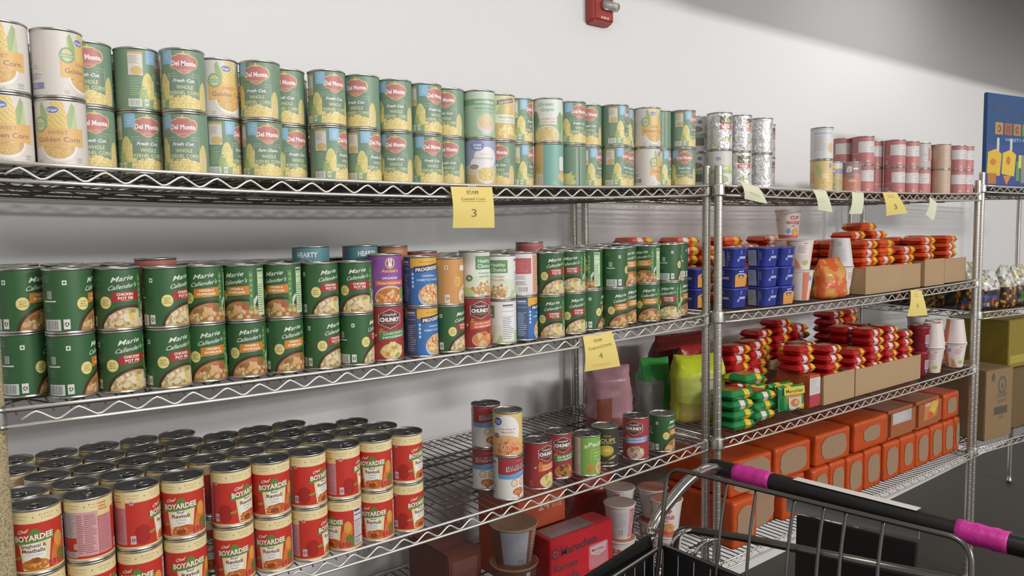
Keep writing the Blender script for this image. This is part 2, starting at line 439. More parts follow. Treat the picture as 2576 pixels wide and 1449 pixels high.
def nutri(a, u0, v0, u1, v1, paper, ink, head=True):
    a.rect(u0, v0, u1, v1, paper); a.up(); h = v1 - v0
    if head: a.rect(u0 + .8, v1 - h * .07, u1 - 3, v1 - h * .03, ink)
    for t in (.10, .2, .34): a.rect(u0 + .8, v1 - h * t - .8, u1 - .8, v1 - h * t, ink)
    a.lines(u0 + .8, v0 + h * .05, u1 - 1, v1 - h * .36, 12, ink, w=.28)
def _dm(a, H, word):
    base(a, H, '#3d7a52')
    a.ell(-38, 37, 11, 30, '#e2cf62'); a.ell(-29, 30, 9, 24, '#e8d66c'); a.ell(-46, 24, 8, 20, '#8fae4a'); a.ell(35, 24, 9, 30, '#d9c75c'); a.up()
    a.blobs(-38, 37, 10, 28, ['#efe084', '#d9c252'], 60, 1.6, 2); a.poly([(-56, 6), (-30, 6), (-28, 22), (-44, 18)], '#6fa04e'); a.up()
    a.rect(-27, 28, 27, 72, '#376f4a'); a.up()
    for q in ((-27, 28, -27, 66), (27, 28, 27, 66), (-27, 66, -14, 66), (14, 66, 27, 66), (-27, 28, 27, 28)): a.line(*q, .5, '#c9d9a4')
    a.up(); a.ell(0, 15, 27, 9, '#e4cc62'); a.rect(-27, 5, 27, 15, '#e4cc62'); a.up(); a.blobs(0, 16, 27, 11, CORN, 150, 2.2, 5, 5); a.up(2)
    lob = lambda k: [(x * k, 82.5 + y * k) for x, y in ((0, 18), (4, 19.2), (10, 18), (14, 14.5), (19, 14.5), (24, 10), (25.5, 3), (23, -4), (17.5, -8), (13, -9), (9, -14), (0, -17.5), (-9, -14), (-13, -9), (-17.5, -8), (-23, -4), (-25.5, 3), (-24, 10), (-19, 14.5), (-14, 14.5), (-10, 18), (-4, 19.2))]
    a.poly(lob(1.0), '#efc95a'); a.up(); a.poly(lob(.93), '#b9423c'); a.up()
    a.poly([(-4, 99.5), (0, 106), (4, 99.5), (8, 103), (5, 98.5), (-5, 98.5), (-8, 103)], '#d9c04c')
    a.text('Del Monte', 0, 84.5, 9.5, '#fbf5f2', 42, bold=.035); a.text('Quality', 0, 72.2, 4.6, '#e6a69d', 17, shear=.2); a.up()
    a.text('M A D E', -19, 61, 3, '#b6cf96', 13); a.text('W I T H', 19, 61, 3, '#b6cf96', 13)
    a.text(word, 0, 54.3, 6.2, '#f2f5f1', 30 if len(word) < 10 else 37, shear=.3, bold=.03)
    a.text('WHOLE', 0, 42.5, 7, '#e8e6a0', 28, bold=.012); a.text('KERNEL CORN', 0, 33, 6.6, '#e8e6a0', 50, bold=.012)
    a.ell(34, 22, 8.2, 8.2, '#e6c98b'); a.up(); a.text('NON', 34, 24.5, 3, '#b98d4c', 8); a.text('GMO', 34, 19.5, 3, '#b98d4c', 8)
    a.rrect(-40, 82, -20, 106.5, 1.5, '#74b6dd'); a.up(); a.text('WITH', -30, 99, 2.6, '#d7ebf5'); a.text('SEA', -30, 94.5, 3, '#d7ebf5'); a.text('SALT', -30, 89.5, 3, '#d7ebf5')
    a.rect(-70, 62, -46, 103, '#dcd7cc'); a.rect(-70, 99, -46, 103, '#d99f45'); a.up(); a.lines(-69, 82, -48, 97, 6, '#a8a59c'); a.ell(-56, 70, 10, 7.5, '#d9ad4e'); a.up()
    a.lines(-68, 26, -48, 58, 9, '#9dbd8e', 7, .3); a.rect(-72, 7, -50, 21, '#dfe0d4'); a.up(); a.bars(-70, 9, -53, 19, 12, '#7c837c'); recycle(a, -42, 15)
    a.poly([(76, 8), (104, 8), (108, 18), (100, 22), (106, 32), (96, 32), (98, 44), (86, 34), (74, 40), (72, 20)], '#cfc556'); a.up(); a.ell(82, 24, 9, 15, '#e6d364', rot=-.5); a.ell(80, 15, 7, 7, '#e0c98e')
    a.lines(108, 8, 113, 100, 26, '#c7d8bf', 9, .35)
@lab('dm', 'corn_can')
def _(a, H): _dm(a, H, 'Fresh Cut.')
@lab('dmf', 'corn_can')
def _(a, H): _dm(a, H, 'Farm Choice')
@lab('kc', 'corn_can')
def _(a, H):
    base(a, H, '#dfd6cf'); a.line(-62, 5, -62, 106, .5, '#c9bfb8'); a.line(52, 5, 52, 106, .5, '#c9bfb8'); a.up()
    for s in (-1, 1): a.poly([(s * 8, 62), (s * 30, 62), (s * 27, 98), (s * 22, 105), (s * 14, 84)], '#8fae5c'); a.poly([(s * 20, 62), (s * 30, 62), (s * 27, 98)], '#b9cc86')
    a.up(); a.poly([(-15, 60), (15, 60), (14, 84), (8, 105), (-8, 105), (-14, 84)], '#e5bf45'); a.up()
    for i in range(-4, 5):
        for j in range(13): a.ell(i * 3.2 * (1 - .02 * j), 63 + j * 3.2, 1.35, 1.35, '#f0d465' if (i + j) % 3 else '#d8ab35', 6)
    a.up(); a.ell(-6, 92, 10, 6.4, '#f1efee'); a.up(); a.ell(-6, 92, 9.3, 5.8, '#4455a4'); a.up(); a.text('Kroger', -6, 92, 4.2, '#f4f4f8', 14.5, shear=.25, bold=.02); a.up()
    a.rect(-39, 33, 39, 63, '#e7ae3d'); a.up(); a.text('SWEET', 0, 56, 5.8, '#7a4a2a', 29); a.text('Golden Corn', 0, 45, 8.6, '#6d3f23', 66, bold=.012); a.text('WHOLE KERNEL', 0, 37, 2.4, '#a8742c', 28)
    a.poly([(-25, 34), (25, 34)] + [(28 * math.cos(t), 34 - 25 * math.sin(t)) for t in [i * PI / 14 for i in range(15)]], '#f3efe8'); a.up()
    a.poly([(24.5 * math.cos(t), 34 - 20.5 * math.sin(t)) for t in [i * PI / 14 for i in range(15)]], '#dba639'); a.up()
    q = random.Random(3)
    for i in range(90):
        t = q.uniform(0, PI); d = math.sqrt(q.random()); a.ell(24 * d * math.cos(t), 34 - 19.5 * d * math.sin(t), 1.7, 1.3, q.choice(['#e9bd4c', '#cf9530', '#e2ae3e', '#c98d2f']), 6)
    a.up(); a.poly([(-28 + 11 * (1 + .09 * (i % 2)) * math.cos(i * PI / 12), 69 + 12.5 * (1 + .09 * (i % 2)) * math.sin(i * PI / 12)) for i in range(24)], '#6f9a63'); a.up()
    a.ell(-28, 69, 8.6, 9.8, '#c6d39a'); a.ell(-28, 72, 5, 4, '#e2c04c'); a.up(); a.rrect(-40, 65, -16, 71, 1, '#7fa873'); a.up(); a.text('SUPERSWEET', -28, 68, 2.6, '#edf2e6', 21)
    a.text('USA', 31, 13.5, 4.8, '#7d8f74', 10); a.text('GROWN', 31, 8.5, 2.2, '#7d8f74', 10); a.text('NET WT 15.25 OZ', -4, 6.6, 1.7, '#9b918a', 24); a.text('NON', -31, 12, 2.4, '#8aa07e'); a.text('GMO', -31, 8.8, 2.4, '#8aa07e')
    a.rect(-92, 14, -64, 24, '#5a62a6'); a.up(); a.lines(-90, 16, -68, 22.5, 3, '#b9bddc'); a.lines(-92, 28, -66, 40, 5, '#8f94bd', 8, .4); a.poly([(-83, 46), (-75, 46), (-79, 54)], '#8f8fb0'); a.up(); a.poly([(-81.5, 47), (-76.5, 47), (-79, 52)], '#dfd6cf')
    a.lines(60, 8, 74, 100, 30, '#6b74ae', 5, .4)
@lab('np', 'corn_can')
def _(a, H):
    base(a, H, '#9dc59c'); a.rect(-118, 90, 118, 107, '#c9dcc4'); a.rect(-118, 76, 118, 90, '#5c9a67'); a.up()
    a.text('NORTH', -16, 83, 5, '#f2f5ee', 22, shear=.15, bold=.02); a.text('PRIDE', 12, 83, 7.6, '#f2f5ee', 30, shear=.15, bold=.03)
    a.text('Whole Kernel Corn', 0, 69, 5.4, '#3d5a42', 62, bold=.015); a.text('Grano entero de maiz', 0, 61, 3.6, '#55795a', 50)
    a.ell(0, 34, 24, 22, '#e0d3d6'); a.rect(-12, 10, 12, 20, '#e0d3d6'); a.up(); a.ell(0, 38, 22, 17, '#e2c898'); a.up(); a.blobs(0, 38, 21, 16, ['#ead4a6', '#d9ba84', '#e6cc9a'], 110, 1.8, 8); nutri(a, -80, 12, -55, 74, '#e6ece2', '#6b7a6b')
@lab('gv', 'corn_can')
def _(a, H):
    base(a, H, '#8d9ac4'); a.rect(-118, 4.2, 118, 40, '#d8b15c'); a.up(); a.ell(0, 40, 60, 14, '#d5c9b0'); a.up(); a.ell(8, 68, 30, 24, '#f1eef0'); a.ell(-10, 54, 22, 14, '#f1eef0'); a.up()
    a.ell(-14, 94, 16.5, 12, '#4c5fb0'); a.up(); a.ell(-14, 94, 15.5, 11, '#5c70bd'); a.up(); a.text('Great', -14, 97, 6, '#f3f3f8', 20, bold=.03); a.text('Value', -13, 89.5, 6, '#f3f3f8', 18, bold=.03)
    a.text('Golden Sweet', 4, 75, 3, '#b9a6a0', 24); a.text('Whole Kernel Corn', 5, 66, 5.2, '#8a7f8c', 52, bold=.01); a.ell(-22, 46, 11, 5.5, '#8f4a44'); a.up(); a.text('NO PRESERVATIVES', -22, 46, 1.8, '#e8d5d0', 18)
    a.ell(8, 26, 25, 19, '#e9e4de'); a.up(); a.ell(8, 28, 22.5, 16, '#e3bd48'); a.up(); a.blobs(8, 28, 22, 15.5, CORN, 120, 1.8, 4); nutri(a, 60, 12, 88, 98, '#eceaf0', '#5b618f')
@lab('sg', 'corn_can')
def _(a, H):
    base(a, H, '#dfd7a0'); a.rect(-118, 4.2, 118, 42, '#d9ad55'); a.rect(-118, 42, 118, 64, '#e9ecd6'); a.up(); a.poly([(-10, 62), (22, 62), (18, 104), (0, 104)], '#e0b548'); a.up(); a.blobs(6, 84, 12, 18, CORN, 70, 1.9, 6); a.poly([(-26, 62), (-8, 62), (-2, 96), (-20, 80)], '#a9ba60'); a.up()
    a.poly([(-24, 84), (22, 92), (22, 103), (-24, 95)], '#5a5043'); a.up(); a.text('Signature', -1, 93.5, 6, '#e9e2cf', 38, shear=.2, slope=.17, bold=.01)
    a.text('Whole Kernel', 2, 56, 6.4, '#7d8a6a', 48, bold=.01); a.text('GOLDEN SWEET CORN', 2, 47, 3.2, '#98a07e', 44); a.up(); a.blobs(4, 22, 24, 15, ['#f1d978', '#eac85a', '#f6e7a2'], 60, 4.2, 9, 5)
@lab('gg', 'corn_can')
def _(a, H):
    base(a, H, '#8db57e'); a.rect(-118, 70, 118, 107, '#dfe9dd'); a.up(); a.ell(0, 72, 33, 14, '#dfe9dd'); a.ell(-34, 58, 12, 22, '#55804a'); a.ell(38, 50, 10, 26, '#6f9c5b'); a.up()
    a.text('Green', -2, 95, 9.4, '#5d8f69', 40, shear=.2, bold=.015); a.text('Giant', 2, 82, 9.4, '#5d8f69', 36, shear=.2, bold=.015); a.rect(-18, 45, 26, 63, '#efe6e2'); a.up()
    a.text('CREAM STYLE', 4, 58.5, 4.6, '#c86a62', 39, bold=.02); a.text('SWEET CORN', 4, 51, 4.6, '#c86a62', 39, bold=.02); a.ell(0, 18, 33, 24, '#e6ded0'); a.up(); a.ell(0, 18, 31, 21, '#e3c375'); a.up(); a.blobs(0, 18, 30, 20, ['#efd692', '#dcb661', '#ebcd82'], 90, 2.4, 3, 5); a.rect(60, 8, 90, 100, '#e8efe4')
@lab('tl', 'corn_can')
def _(a, H):
    base(a, H, '#4fa596'); a.rect(-118, 4.2, -14, 107, '#d8a53a'); a.up(); a.rect(-36, 8, -16, 34, '#e2dccb'); a.up(); a.bars(-34, 10, -18, 31, 11, '#8a8478'); a.lines(-38, 40, -18, 56, 5, '#a87f2c'); a.rrect(30, 42, 50, 78, 5, '#e9e6da'); a.ell(36, 30, 13, 9, '#e3a84c', rot=.6); a.ell(46, 24, 13, 8, '#e9bd5c', rot=.5); a.text('NET WT', 18, 14, 2.6, '#d6ece6', 12); a.text('15.25 OZ (432g)', 18, 9, 2.6, '#d6ece6', 24); a.text('O', 42, 92, 5, '#e8f2ee')
@lab('ls', 'pea_can', mat='foil')
def _(a, H):
    base(a, H, '#dcdada'); a.rect(-24, 76, 24, 98, '#4f4030'); a.up(); a.rect(-23, 77, 23, 97, '#3c3027'); a.poly([(-4, 97), (0, 103), (4, 97)], '#b79b4c'); a.up(); a.text('Le SUEUR', 0, 85, 9, '#d9c37a', 40, bold=.03); a.text('Brand', 0, 93.5, 3, '#c9b06a')
    a.rect(-24, 60, 24, 74, '#cf5a64'); a.up(); a.lines(-18, 62, 18, 72, 2, '#f4dfe0', 3, .4); a.up(); a.poly([(-26, 28), (-4, 33), (24, 52), (26, 48), (8, 28), (-10, 22)], '#a9bd7c'); a.up()
    for i in range(6): a.ell(-14 + i * 6.5, 31 + i * 2.7, 2.8, 2.8, '#86a35c', 10)
    nutri(a, 62, 10, 88, 98, '#b9aeb0', '#6d5d60'); a.text('NET WT 15 OZ', 0, 9, 2.4, '#6d6a6a', 24)
@lab('kp', 'pea_can')
def _(a, H):
    base(a, H, '#dad5cd'); a.rect(-4, 44, 34, 64, '#b5cf62'); a.up(); a.rect(-60, 40, 60, 50, '#9cc275'); a.rect(-38, 16, 38, 40, '#e9e8e2'); a.up(); a.ell(-10, 84, 9, 6, '#e6e4ee'); a.up(); a.ell(-10, 84, 8.2, 5.3, '#5b69ad'); a.up(); a.text('Kroger', -10, 84, 3.6, '#e8e8f8', 12, shear=.2)
    a.lines(-2, 52, 30, 60, 1, '#f2f5e6', 3, .6); a.ell(0, 20, 26, 14, '#f0ede6'); a.up(); a.ell(0, 22, 23, 12, '#a3ad5c'); a.up(); a.blobs(0, 22, 22, 11.5, ['#9cab54', '#b5bd6c', '#8c9c48'], 60, 2.6, 8); a.ell(-50, 84, 6, 9, '#b4aaa3')
@lab('gb', 'bean_can')
def _(a, H):
    base(a, H, '#e4dfda'); a.rect(-60, 78, 0, 104, '#6d5a72'); a.rect(-118, 44, 118, 58, '#86b37a'); a.rect(-60, 20, 30, 44, '#3a3f3c'); a.up(); a.text('S', -10, 32, 9, '#d7dcd8', bold=.03); a.ell(0, 70, 24, 10, '#7d5a45'); a.ell(14, 92, 8, 6, '#5b62a8')
@lab('wt', 'broth_can')
def _(a, H):
    base(a, H, '#e2e1de'); a.rect(-26, 86, 34, 93, '#a9bfe0'); a.lines(-26, 30, 20, 80, 12, '#c2c6cc'); a.ell(32, 40, 14, 17, '#dcb57e'); a.rect(-118, 101, 118, 104, '#a9b6b3')
@lab('yc', 'corn_can')
def _(a, H):
    base(a, H, '#e3c065'); a.rect(-118, 20, -22, 70, '#e0a94a'); a.up(); a.ell(-2, 62, 9, 34, '#a9c05a', rot=.4); a.ell(14, 40, 17, 34, '#ecc94e'); a.up(); a.blobs(12, 26, 20, 16, ['#eccf6c', '#d9a648'], 60, 3, 3, 5); a.lines(4, 46, 28, 64, 2, '#f6efd8', 3, .55); a.ell(32, 90, 6, 9, '#6a6aa8'); a.rect(-40, 14, -22, 30, '#d8d2c4')
@lab('vg', 'vegetable_can')
def _(a, H):
    base(a, H, '#a8a04c'); a.rect(-118, 86, 118, 107, '#aac4de'); a.rect(-118, 68, 118, 86, '#7a5aa0'); a.poly([(0, 86), (26, 104), (36, 92), (20, 84)], '#e6cf4a'); a.up(); a.rect(-12, 74, 12, 80, '#e9def0'); a.blobs(0, 34, 40, 28, ['#d9812f', '#86983c', '#d8b44a', '#6f8436'], 110, 4, 5, 6)
@lab('bb', 'bean_can')
def _(a, H):
    base(a, H, '#c65f35'); a.rect(-118, 62, 118, 107, '#7c5049'); a.up(); a.ell(0, 62, 50, 8, '#8a5a4a'); a.up(); a.text("B", -14, 86, 22, '#efe9e6', 18, shear=.2, bold=.03); a.lines(-2, 80, 26, 92, 1, '#efe9e6', 3, .5); a.poly([(0, 66), (20, 70), (34, 62), (26, 52), (6, 54)], '#d9603f'); a.lines(-16, 40, 18, 48, 2, '#f0e0d6', 3, .5); a.blobs(0, 20, 30, 13, ['#b9522c', '#d9773f', '#a64424'], 50, 3.4, 4, 5)
@lab('rd', 'tomato_can', H=104)
def _(a, H):
    base(a, H, '#b93a40'); a.rect(-36, 44, 36, 84, '#e2dedd'); a.up(); a.lines(-6, 72, 30, 82, 2, '#b9bd9f', 6); a.text('DICED', 14, 64, 9, '#8d8b88', 26, shear=.1, bold=.01); a.lines(2, 49, 28, 57, 2, '#a9a6a3', 3, .5); a.ell(0, 14, 6, 5, '#d9a9a6'); a.ell(20, 24, 22, 16, '#c24a48'); a.rect(-118, 40, -36, 42, '#d9aeac'); a.rect(-70, 10, -46, 26, '#d6b1ae'); a.up(); a.bars(-68, 12, -50, 24, 10, '#7d5a58'); a.rect(58, 8, 60, 96, '#d9b2b0')
@lab('rs', 'tomato_can', H=104)
def _(a, H):
    base(a, H, '#b5b1ae'); a.lines(-30, 10, 30, 96, 14, '#d9d6d4', 5, .5); a.rect(-118, 30, -34, 80, '#b0474a'); a.rect(34, 30, 118, 80, '#b0474a')
@lab('tn', 'bean_can', H=104)
def _(a, H):
    base(a, H, '#cbaa86'); a.lines(-34, 8, 34, 98, 11, '#a97b58', 5, .22); a.rect(40, 6, 118, 98, '#8c6a5a'); a.up(); a.rect(46, 12, 60, 34, '#d8cfc8')
# ---- soups
def _mc(a, H, kind):
    base(a, H, '#37633a'); red = kind == 'pie'; a.up()
    a.ell(9, 2, 50, 43, '#46331f', 40); a.up(); a.ell(10, 1, 46, 38.5, '#c2a072' if red else '#b5854f', 40); a.up()
    if red:
        a.blobs(10, 14, 42, 20, ['#e2d0ac', '#d2b988', '#e6d8bc', '#c2a66e', '#d9c7a0'], 80, 4.6, 3, 5); a.blobs(4, 14, 40, 15, ['#d0763a', '#8a9450', '#d99648', '#d2b84a', '#a8a468'], 24, 3.0, 9, 5); a.up(); a.ell(4, 22, 6, 8, '#e4d6ba', rot=.4); a.ell(24, 25, 6, 11, '#e0d0b0', rot=-.5); a.ell(30, 20, 5, 8, '#d6c49c', rot=-.3); a.ell(-8, 14, 7, 5, '#dccaa4', rot=.3); a.ell(16, 13, 7, 5, '#d9c69e'); a.ell(12, 22, 5, 4.5, '#e5c35c'); a.ell(15, 33, 4, 3.4, '#8d9b58')
    else:
        a.blobs(10, 14, 42, 20, ['#cfae7e', '#b07a44', '#d9be90', '#a06838', '#b8683a', '#8c7a40'], 84, 4.6, 6, 5); a.up(); a.ell(6, 24, 9, 7, '#d8ac88', rot=.3); a.ell(24, 29, 11, 7, '#a85e38', rot=.2); a.ell(2, 19, 5, 3.6, '#dca648'); a.ell(20, 36, 8, 3.4, '#6d7f3c'); a.ell(10, 34, 5, 3, '#cf6a48')
    a.up(); a.poly([(30, 34), (38, 30), (46, 46), (43, 50)], '#cfd0cc'); a.up()
    a.text('Marie', 1, 92, 9.5, '#f1f0e6', 37, shear=.42, bold=.008, slope=.12); a.text("Callender's", 1, 78, 8.6, '#f1f0e6', 49, shear=.42, bold=.004, slope=.12)
    a.poly([(-20, 50), (-19, 67), (36, 70), (36, 53)], '#a52f2f' if red else '#d0812f'); a.up()
    if red: a.text('CHICKEN', 3, 64, 5.2, '#f4ead8', 28, bold=.035); a.text('POT PIE', 4, 57.2, 5.2, '#f4ead8', 26, bold=.035)
    else: a.text('CHICKEN &', 4, 64, 4.6, '#f8ecd2', 27, bold=.035); a.text('DUMPLINGS', 4, 57.4, 4.6, '#f8ecd2', 33, bold=.035)
    a.text('STYLE SOUP', 5, 52.6, 1.9, '#eed0b8', 18); a.ell(-30, 50, 10, 11, '#ead98c'); a.up(); a.text('WHITE', -30, 54, 2.6, '#7d7437', 11, bold=.02); a.text('MEAT', -30, 50, 2.6, '#7d7437', 9, bold=.02); a.text('CHICKEN', -30, 46, 2.6, '#7d7437', 14, bold=.02)
    a.rect(-61, 83, -54, 91, '#dfe2dc'); a.up(); a.rect(-59, 85.5, -56, 88.5, '#3a403a'); a.rect(-88, 60, -79, 73, '#b9c8ba'); a.up(); a.bars(-87.4, 61, -79.6, 72, 6, '#5d7360'); a.rect(-96, 54.5, -72, 57, '#dfe6dc'); a.lines(-96, 38, -76, 50, 4, '#4f8656'); a.lines(-98, 88, -78, 100, 3, '#4f8656'); a.rect(-96, 6, -66, 25, '#d9dbd8'); a.up(); a.bars(-93, 8, -70, 23, 14, '#6d706c'); recycle(a, -57, 16.5, 10)
    a.rrect(28, 20, 36, 98, 3, '#4c8540'); a.up()
    for i in range(5): a.text('GHCFS'[i], 32, 90 - i * 10, 5, '#d0dba0', 4.5)
    a.ell(32, 26, 4.4, 5, '#7fa35c'); nutri(a, 46, 10, 66, 102, '#c9dfb4', '#4a6b42'); a.up()
    a.text('^', 104, 92, 7, '#6f9a72'); a.rect(92, 56, 116, 58, '#b9cfae')
@lab('mp', 'soup_can')
def _(a, H): _mc(a, H, 'pie')
@lab('md', 'soup_can')
def _(a, H): _mc(a, H, 'dump')
@lab('an', 'soup_can')
def _(a, H):
    base(a, H, '#8a4a9c'); a.ell(0, 91, 11, 12, '#e6b84e'); a.up(); a.ell(0, 91, 8.4, 9.4, '#7e4492'); a.ell(-2.5, 96, 1.8, 5.5, '#eee6ee'); a.ell(2.5, 96, 1.8, 5.5, '#eee6ee'); a.ell(0, 87.5, 4.6, 5, '#eee6ee'); a.up()
    a.text("Annie's", 0, 75, 7.4, '#e6b84e', 40, bold=.03); a.text('ORGANIC', 0, 59, 5.6, '#f3ecf2', 37, bold=.02); a.rect(-34, 43, 40, 53, '#dc7340'); a.up(); a.text('Chicken Noodle Soup', 0, 48, 4, '#f8eadc', 56, bold=.015)
    a.ell(0, 16, 36, 26, '#e2c9a4'); a.up(); a.ell(0, 15, 34, 23, '#c8742e'); a.up(); a.blobs(0, 15, 32, 20, ['#d9893f', '#e0a35a', '#e6c184', '#cf5f34'], 40, 4.4, 2, 5); a.poly([(24, 12), (38, 12), (38, 38), (24, 38)], '#74a04a'); nutri(a, 60, 8, 88, 102, '#ece4ec', '#5a3a66')
@lab('pg', 'soup_can', H=114)
def _(a, H):
    base(a, H, '#2f6bb0'); a.rect(-118, 88, 118, 110, '#e6ad3a'); a.rect(-66, 4.5, -36, 110, '#3a4a6a'); a.up(); a.text('RICH & HEARTY', 6, 101, 4, '#7d5f24', 40); a.poly([(-26, 76), (42, 84), (42, 98), (-28, 90)], '#2a3348'); a.up(); a.text('PROGRESSO', 8, 86.5, 8.6, '#eef0f0', 62, bold=.035, slope=.1)
    a.text('CHICKEN &', 8, 70, 4.8, '#dcebf4', 34, bold=.012); a.text('HOMESTYLE NOODLES', 10, 61, 4.8, '#dcebf4', 60, bold=.012)
    a.ell(16, 24, 34, 27, '#b9c6dc'); a.up(); a.ell(16, 27, 31, 23, '#d4a364'); a.up(); a.blobs(16, 28, 29, 21, ['#e2bd82', '#cf8f4c', '#e9cfa0', '#d9662e', '#dba863'], 60, 4.6, 5, 5); a.up(); a.blobs(10, 34, 16, 10, ['#dd6a34', '#ecd9b4'], 10, 3.6, 3)
    for i in range(4): a.ell(-30, 74 - i * 9, 2.4, 3.4, '#d6e2ee')
    nutri(a, -64, 8, -38, 106, '#46577d', '#c4cede'); nutri(a, -104, 8, -72, 106, '#46577d', '#c4cede')
@lab('py', 'soup_can')
def _(a, H):
    base(a, H, '#cf8b34'); a.rect(-118, 4.5, -72, 107, '#c9a648'); a.up(); a.rect(-62, 84, -54, 92, '#e9e0d0'); a.up(); a.rect(-60, 86, -56, 90, '#6d5534'); a.ell(-30, 55, 9, 12, '#e0b64a'); a.up(); a.lines(-37, 48, -23, 62, 4, '#b98a32'); recycle(a, -57, 16, 11); a.rect(-100, 8, -78, 30, '#c4ad6c'); a.lines(-100, 44, -78, 80, 9, '#a3852f'); a.ell(6, 22, 34, 24, '#e9dcc4'); a.up(); a.blobs(8, 22, 30, 20, SOUP, 50, 5, 4, 5); a.rect(-22, 80, 38, 92, '#f4ecdc')
def _hc(a, H, l1, l2, col):
    base(a, H, '#e9ebe4'); a.rect(-118, 4.5, 118, 34, '#b9cf8a'); a.up(); a.ell(0, 36, 70, 16, '#dbe4c4'); a.up(); a.rect(-24, 66, 26, 98, '#4d8c4a'); a.up(); a.text('Healthy', 1, 87, 8.6, '#f2f5ee', 37, bold=.015); a.text('Choice', 1, 75, 9.4, '#f2f5ee', 40, bold=.015)
    a.text(l1, 0, 58, 6, col, 34, bold=.015); a.text(l2, 0, 50, 6, col, 32, bold=.015); a.ell(0, 20, 36, 20, '#e2e6dc'); a.up(); a.blobs(0, 20, 32, 16, ['#d9974a', '#c9a85c', '#a8a04e', '#e2c98a', '#d87a34', '#e9dcb8'], 60, 5, 7, 5); a.up(); a.ell(-40, 46, 9, 8, '#3f7a40'); a.up(); a.text('10g', -40, 47, 5, '#eef2ea', bold=.02)
    nutri(a, 46, 8, 80, 102, '#f1f1f0', '#3e3e3e'); a.rect(-84, 80, -66, 84, '#9aa59a'); a.rect(-84, 66, -66, 69, '#9aa59a')
@lab('hr', 'soup_can')
def _(a, H): _hc(a, H, 'Chicken', 'with Rice', '#3f7a46')
@lab('hn', 'soup_can')
def _(a, H): _hc(a, H, 'Chicken', 'Noodle', '#d0704a')
@lab('wr', 'soup_can')
def _(a, H):
    base(a, H, '#e6e0dd'); a.rect(-28, 56, 24, 96, '#b43a3e'); a.up(); a.lines(-24, 60, 18, 92, 8, '#cf7a7a', 4, .3); a.lines(-26, 42, 20, 52, 3, '#a8a19e'); a.lines(-26, 28, 22, 38, 3, '#8a8482'); a.rect(-14, 10, 16, 24, '#efecea'); a.up(); a.bars(-12, 11, 14, 23, 14, '#5d5856'); a.rect(28, 5, 50, 106, '#dfa58c'); a.up(); a.lines(30, 8, 48, 102, 16, '#c87a5c'); a.rect(60, 5, 118, 106, '#b43a3e')
def _ck(a, H, l1, l2, band, txt, bl):
    base(a, H, '#a02c31'); hx = lambda k: [(k * 27 * math.cos(i * PI / 3 + PI / 6) * .98, H - 31 + k * 22 * math.sin(i * PI / 3 + PI / 6)) for i in range(6)]
    hxx = lambda k: [(-26 * k, H - 41 + 0), (-26 * k, H - 20), (0, H - 9 + (k - 1) * 20), (26 * k, H - 20), (26 * k, H - 41), (0, H - 52 - (k - 1) * 20)]
    a.poly(hxx(1.0), '#f0e6e2'); a.up(); a.poly(hxx(.945), '#5c2a28'); a.up(); a.text("Campbell's", 0, H - 20.5, 5.4, '#f4ecea', 32, shear=.3, bold=.012); a.text('CHUNKY', 0, H - 31, 10, '#f6f2f0', 46, bold=.05); a.text('SOUP THAT EATS LIKE A MEAL', 0, H - 40, 2.5, '#d9a43c', 38, bold=.02)
    a.text('23g', -20, H - 53, 5, '#d9b43c', bold=.03); a.rect(-26, H - 60, -8, H - 57, '#c39a35')
    a.poly([(-26, H - 77), (-26, H - 60), (44, H - 54), (44, H - 70)], band); a.up(); a.text(l1, 8, H - 62, 5.4, txt, 48, bold=.01, slope=.07); a.text(l2, 8, H - 69.5, 4.6, txt, 50, bold=.035, slope=.07); a.up()
    a.ell(4, 22, 27, 18, '#d8c7b2' if bl[0] != '#e9' else '#ffffff'); a.up(); a.ell(4, 23, 25.5, 16.5, bl[0]); a.up(); a.blobs(4, 24, 24, 15.5, bl, 34, 5.2, 3, 6); a.lines(-52, 8, -36, 24, 4, '#c86a68'); a.poly([(-34, H - 70), (-38, H - 63), (-34, H - 65), (-30, H - 63)], '#efe4e2'); nutri(a, 62, 8, 92, H - 8, '#d9b8b4', '#6d2a2a')
@lab('cn', 'soup_can', H=124)
def _(a, H): _ck(a, H, 'CHICKEN', 'NOODLE', '#4a8a4e', '#f0f3ea', ['#dcc070', '#e6d494', '#9aa848', '#d98a3c', '#e9dca8'])
@lab('cs', 'soup_can', H=124)
def _(a, H): _ck(a, H, 'SAVORY CHICKEN', 'WITH WHITE & WILD RICE', '#cf6234', '#f8eadc', ['#d98a4a', '#c9662e', '#e3b06a', '#d9c08a'])
@lab('cc', 'soup_can', H=124, lid='tin_dark', tab=True)
def _(a, H): _ck(a, H, 'CHICKEN CORN', 'CHOWDER', '#d9742f', '#f4e2d0', ['#e3d28a', '#ece0aa', '#d9bf6c', '#b9b25a'])
@lab('cb', 'soup_can', H=124, lid='tin_dark', tab=True)
def _(a, H): _ck(a, H, 'BEEF', 'WITH VEGETABLES', '#3f8450', '#eef3ea', ['#b0702c', '#7d4a24', '#d9973f', '#5f3a22'])
@lab('cp', 'soup_can', H=124, lid='tin_dark', tab=True)
def _(a, H): _ck(a, H, 'BAKED POTATO WITH', 'CHEDDAR & BACON BITS', '#7a93cf', '#eef0f6', ['#c9b09a', '#b08a72', '#ddcdb8', '#a0745c'])
@lab('rb', 'soup_can', H=124)
def _(a, H):
    base(a, H, '#a03434'); a.rect(-118, H - 12, 118, H - 5, '#b95a50'); a.up(); a.poly([(-20, H - 24), (0, H - 14), (20, H - 24), (20, H - 40), (-20, H - 40)], '#e9dcd8'); a.up(); a.poly([(-18.5, H - 24.6), (0, H - 15.6), (18.5, H - 24.6), (18.5, H - 40), (-18.5, H - 40)], '#7d2a2a')
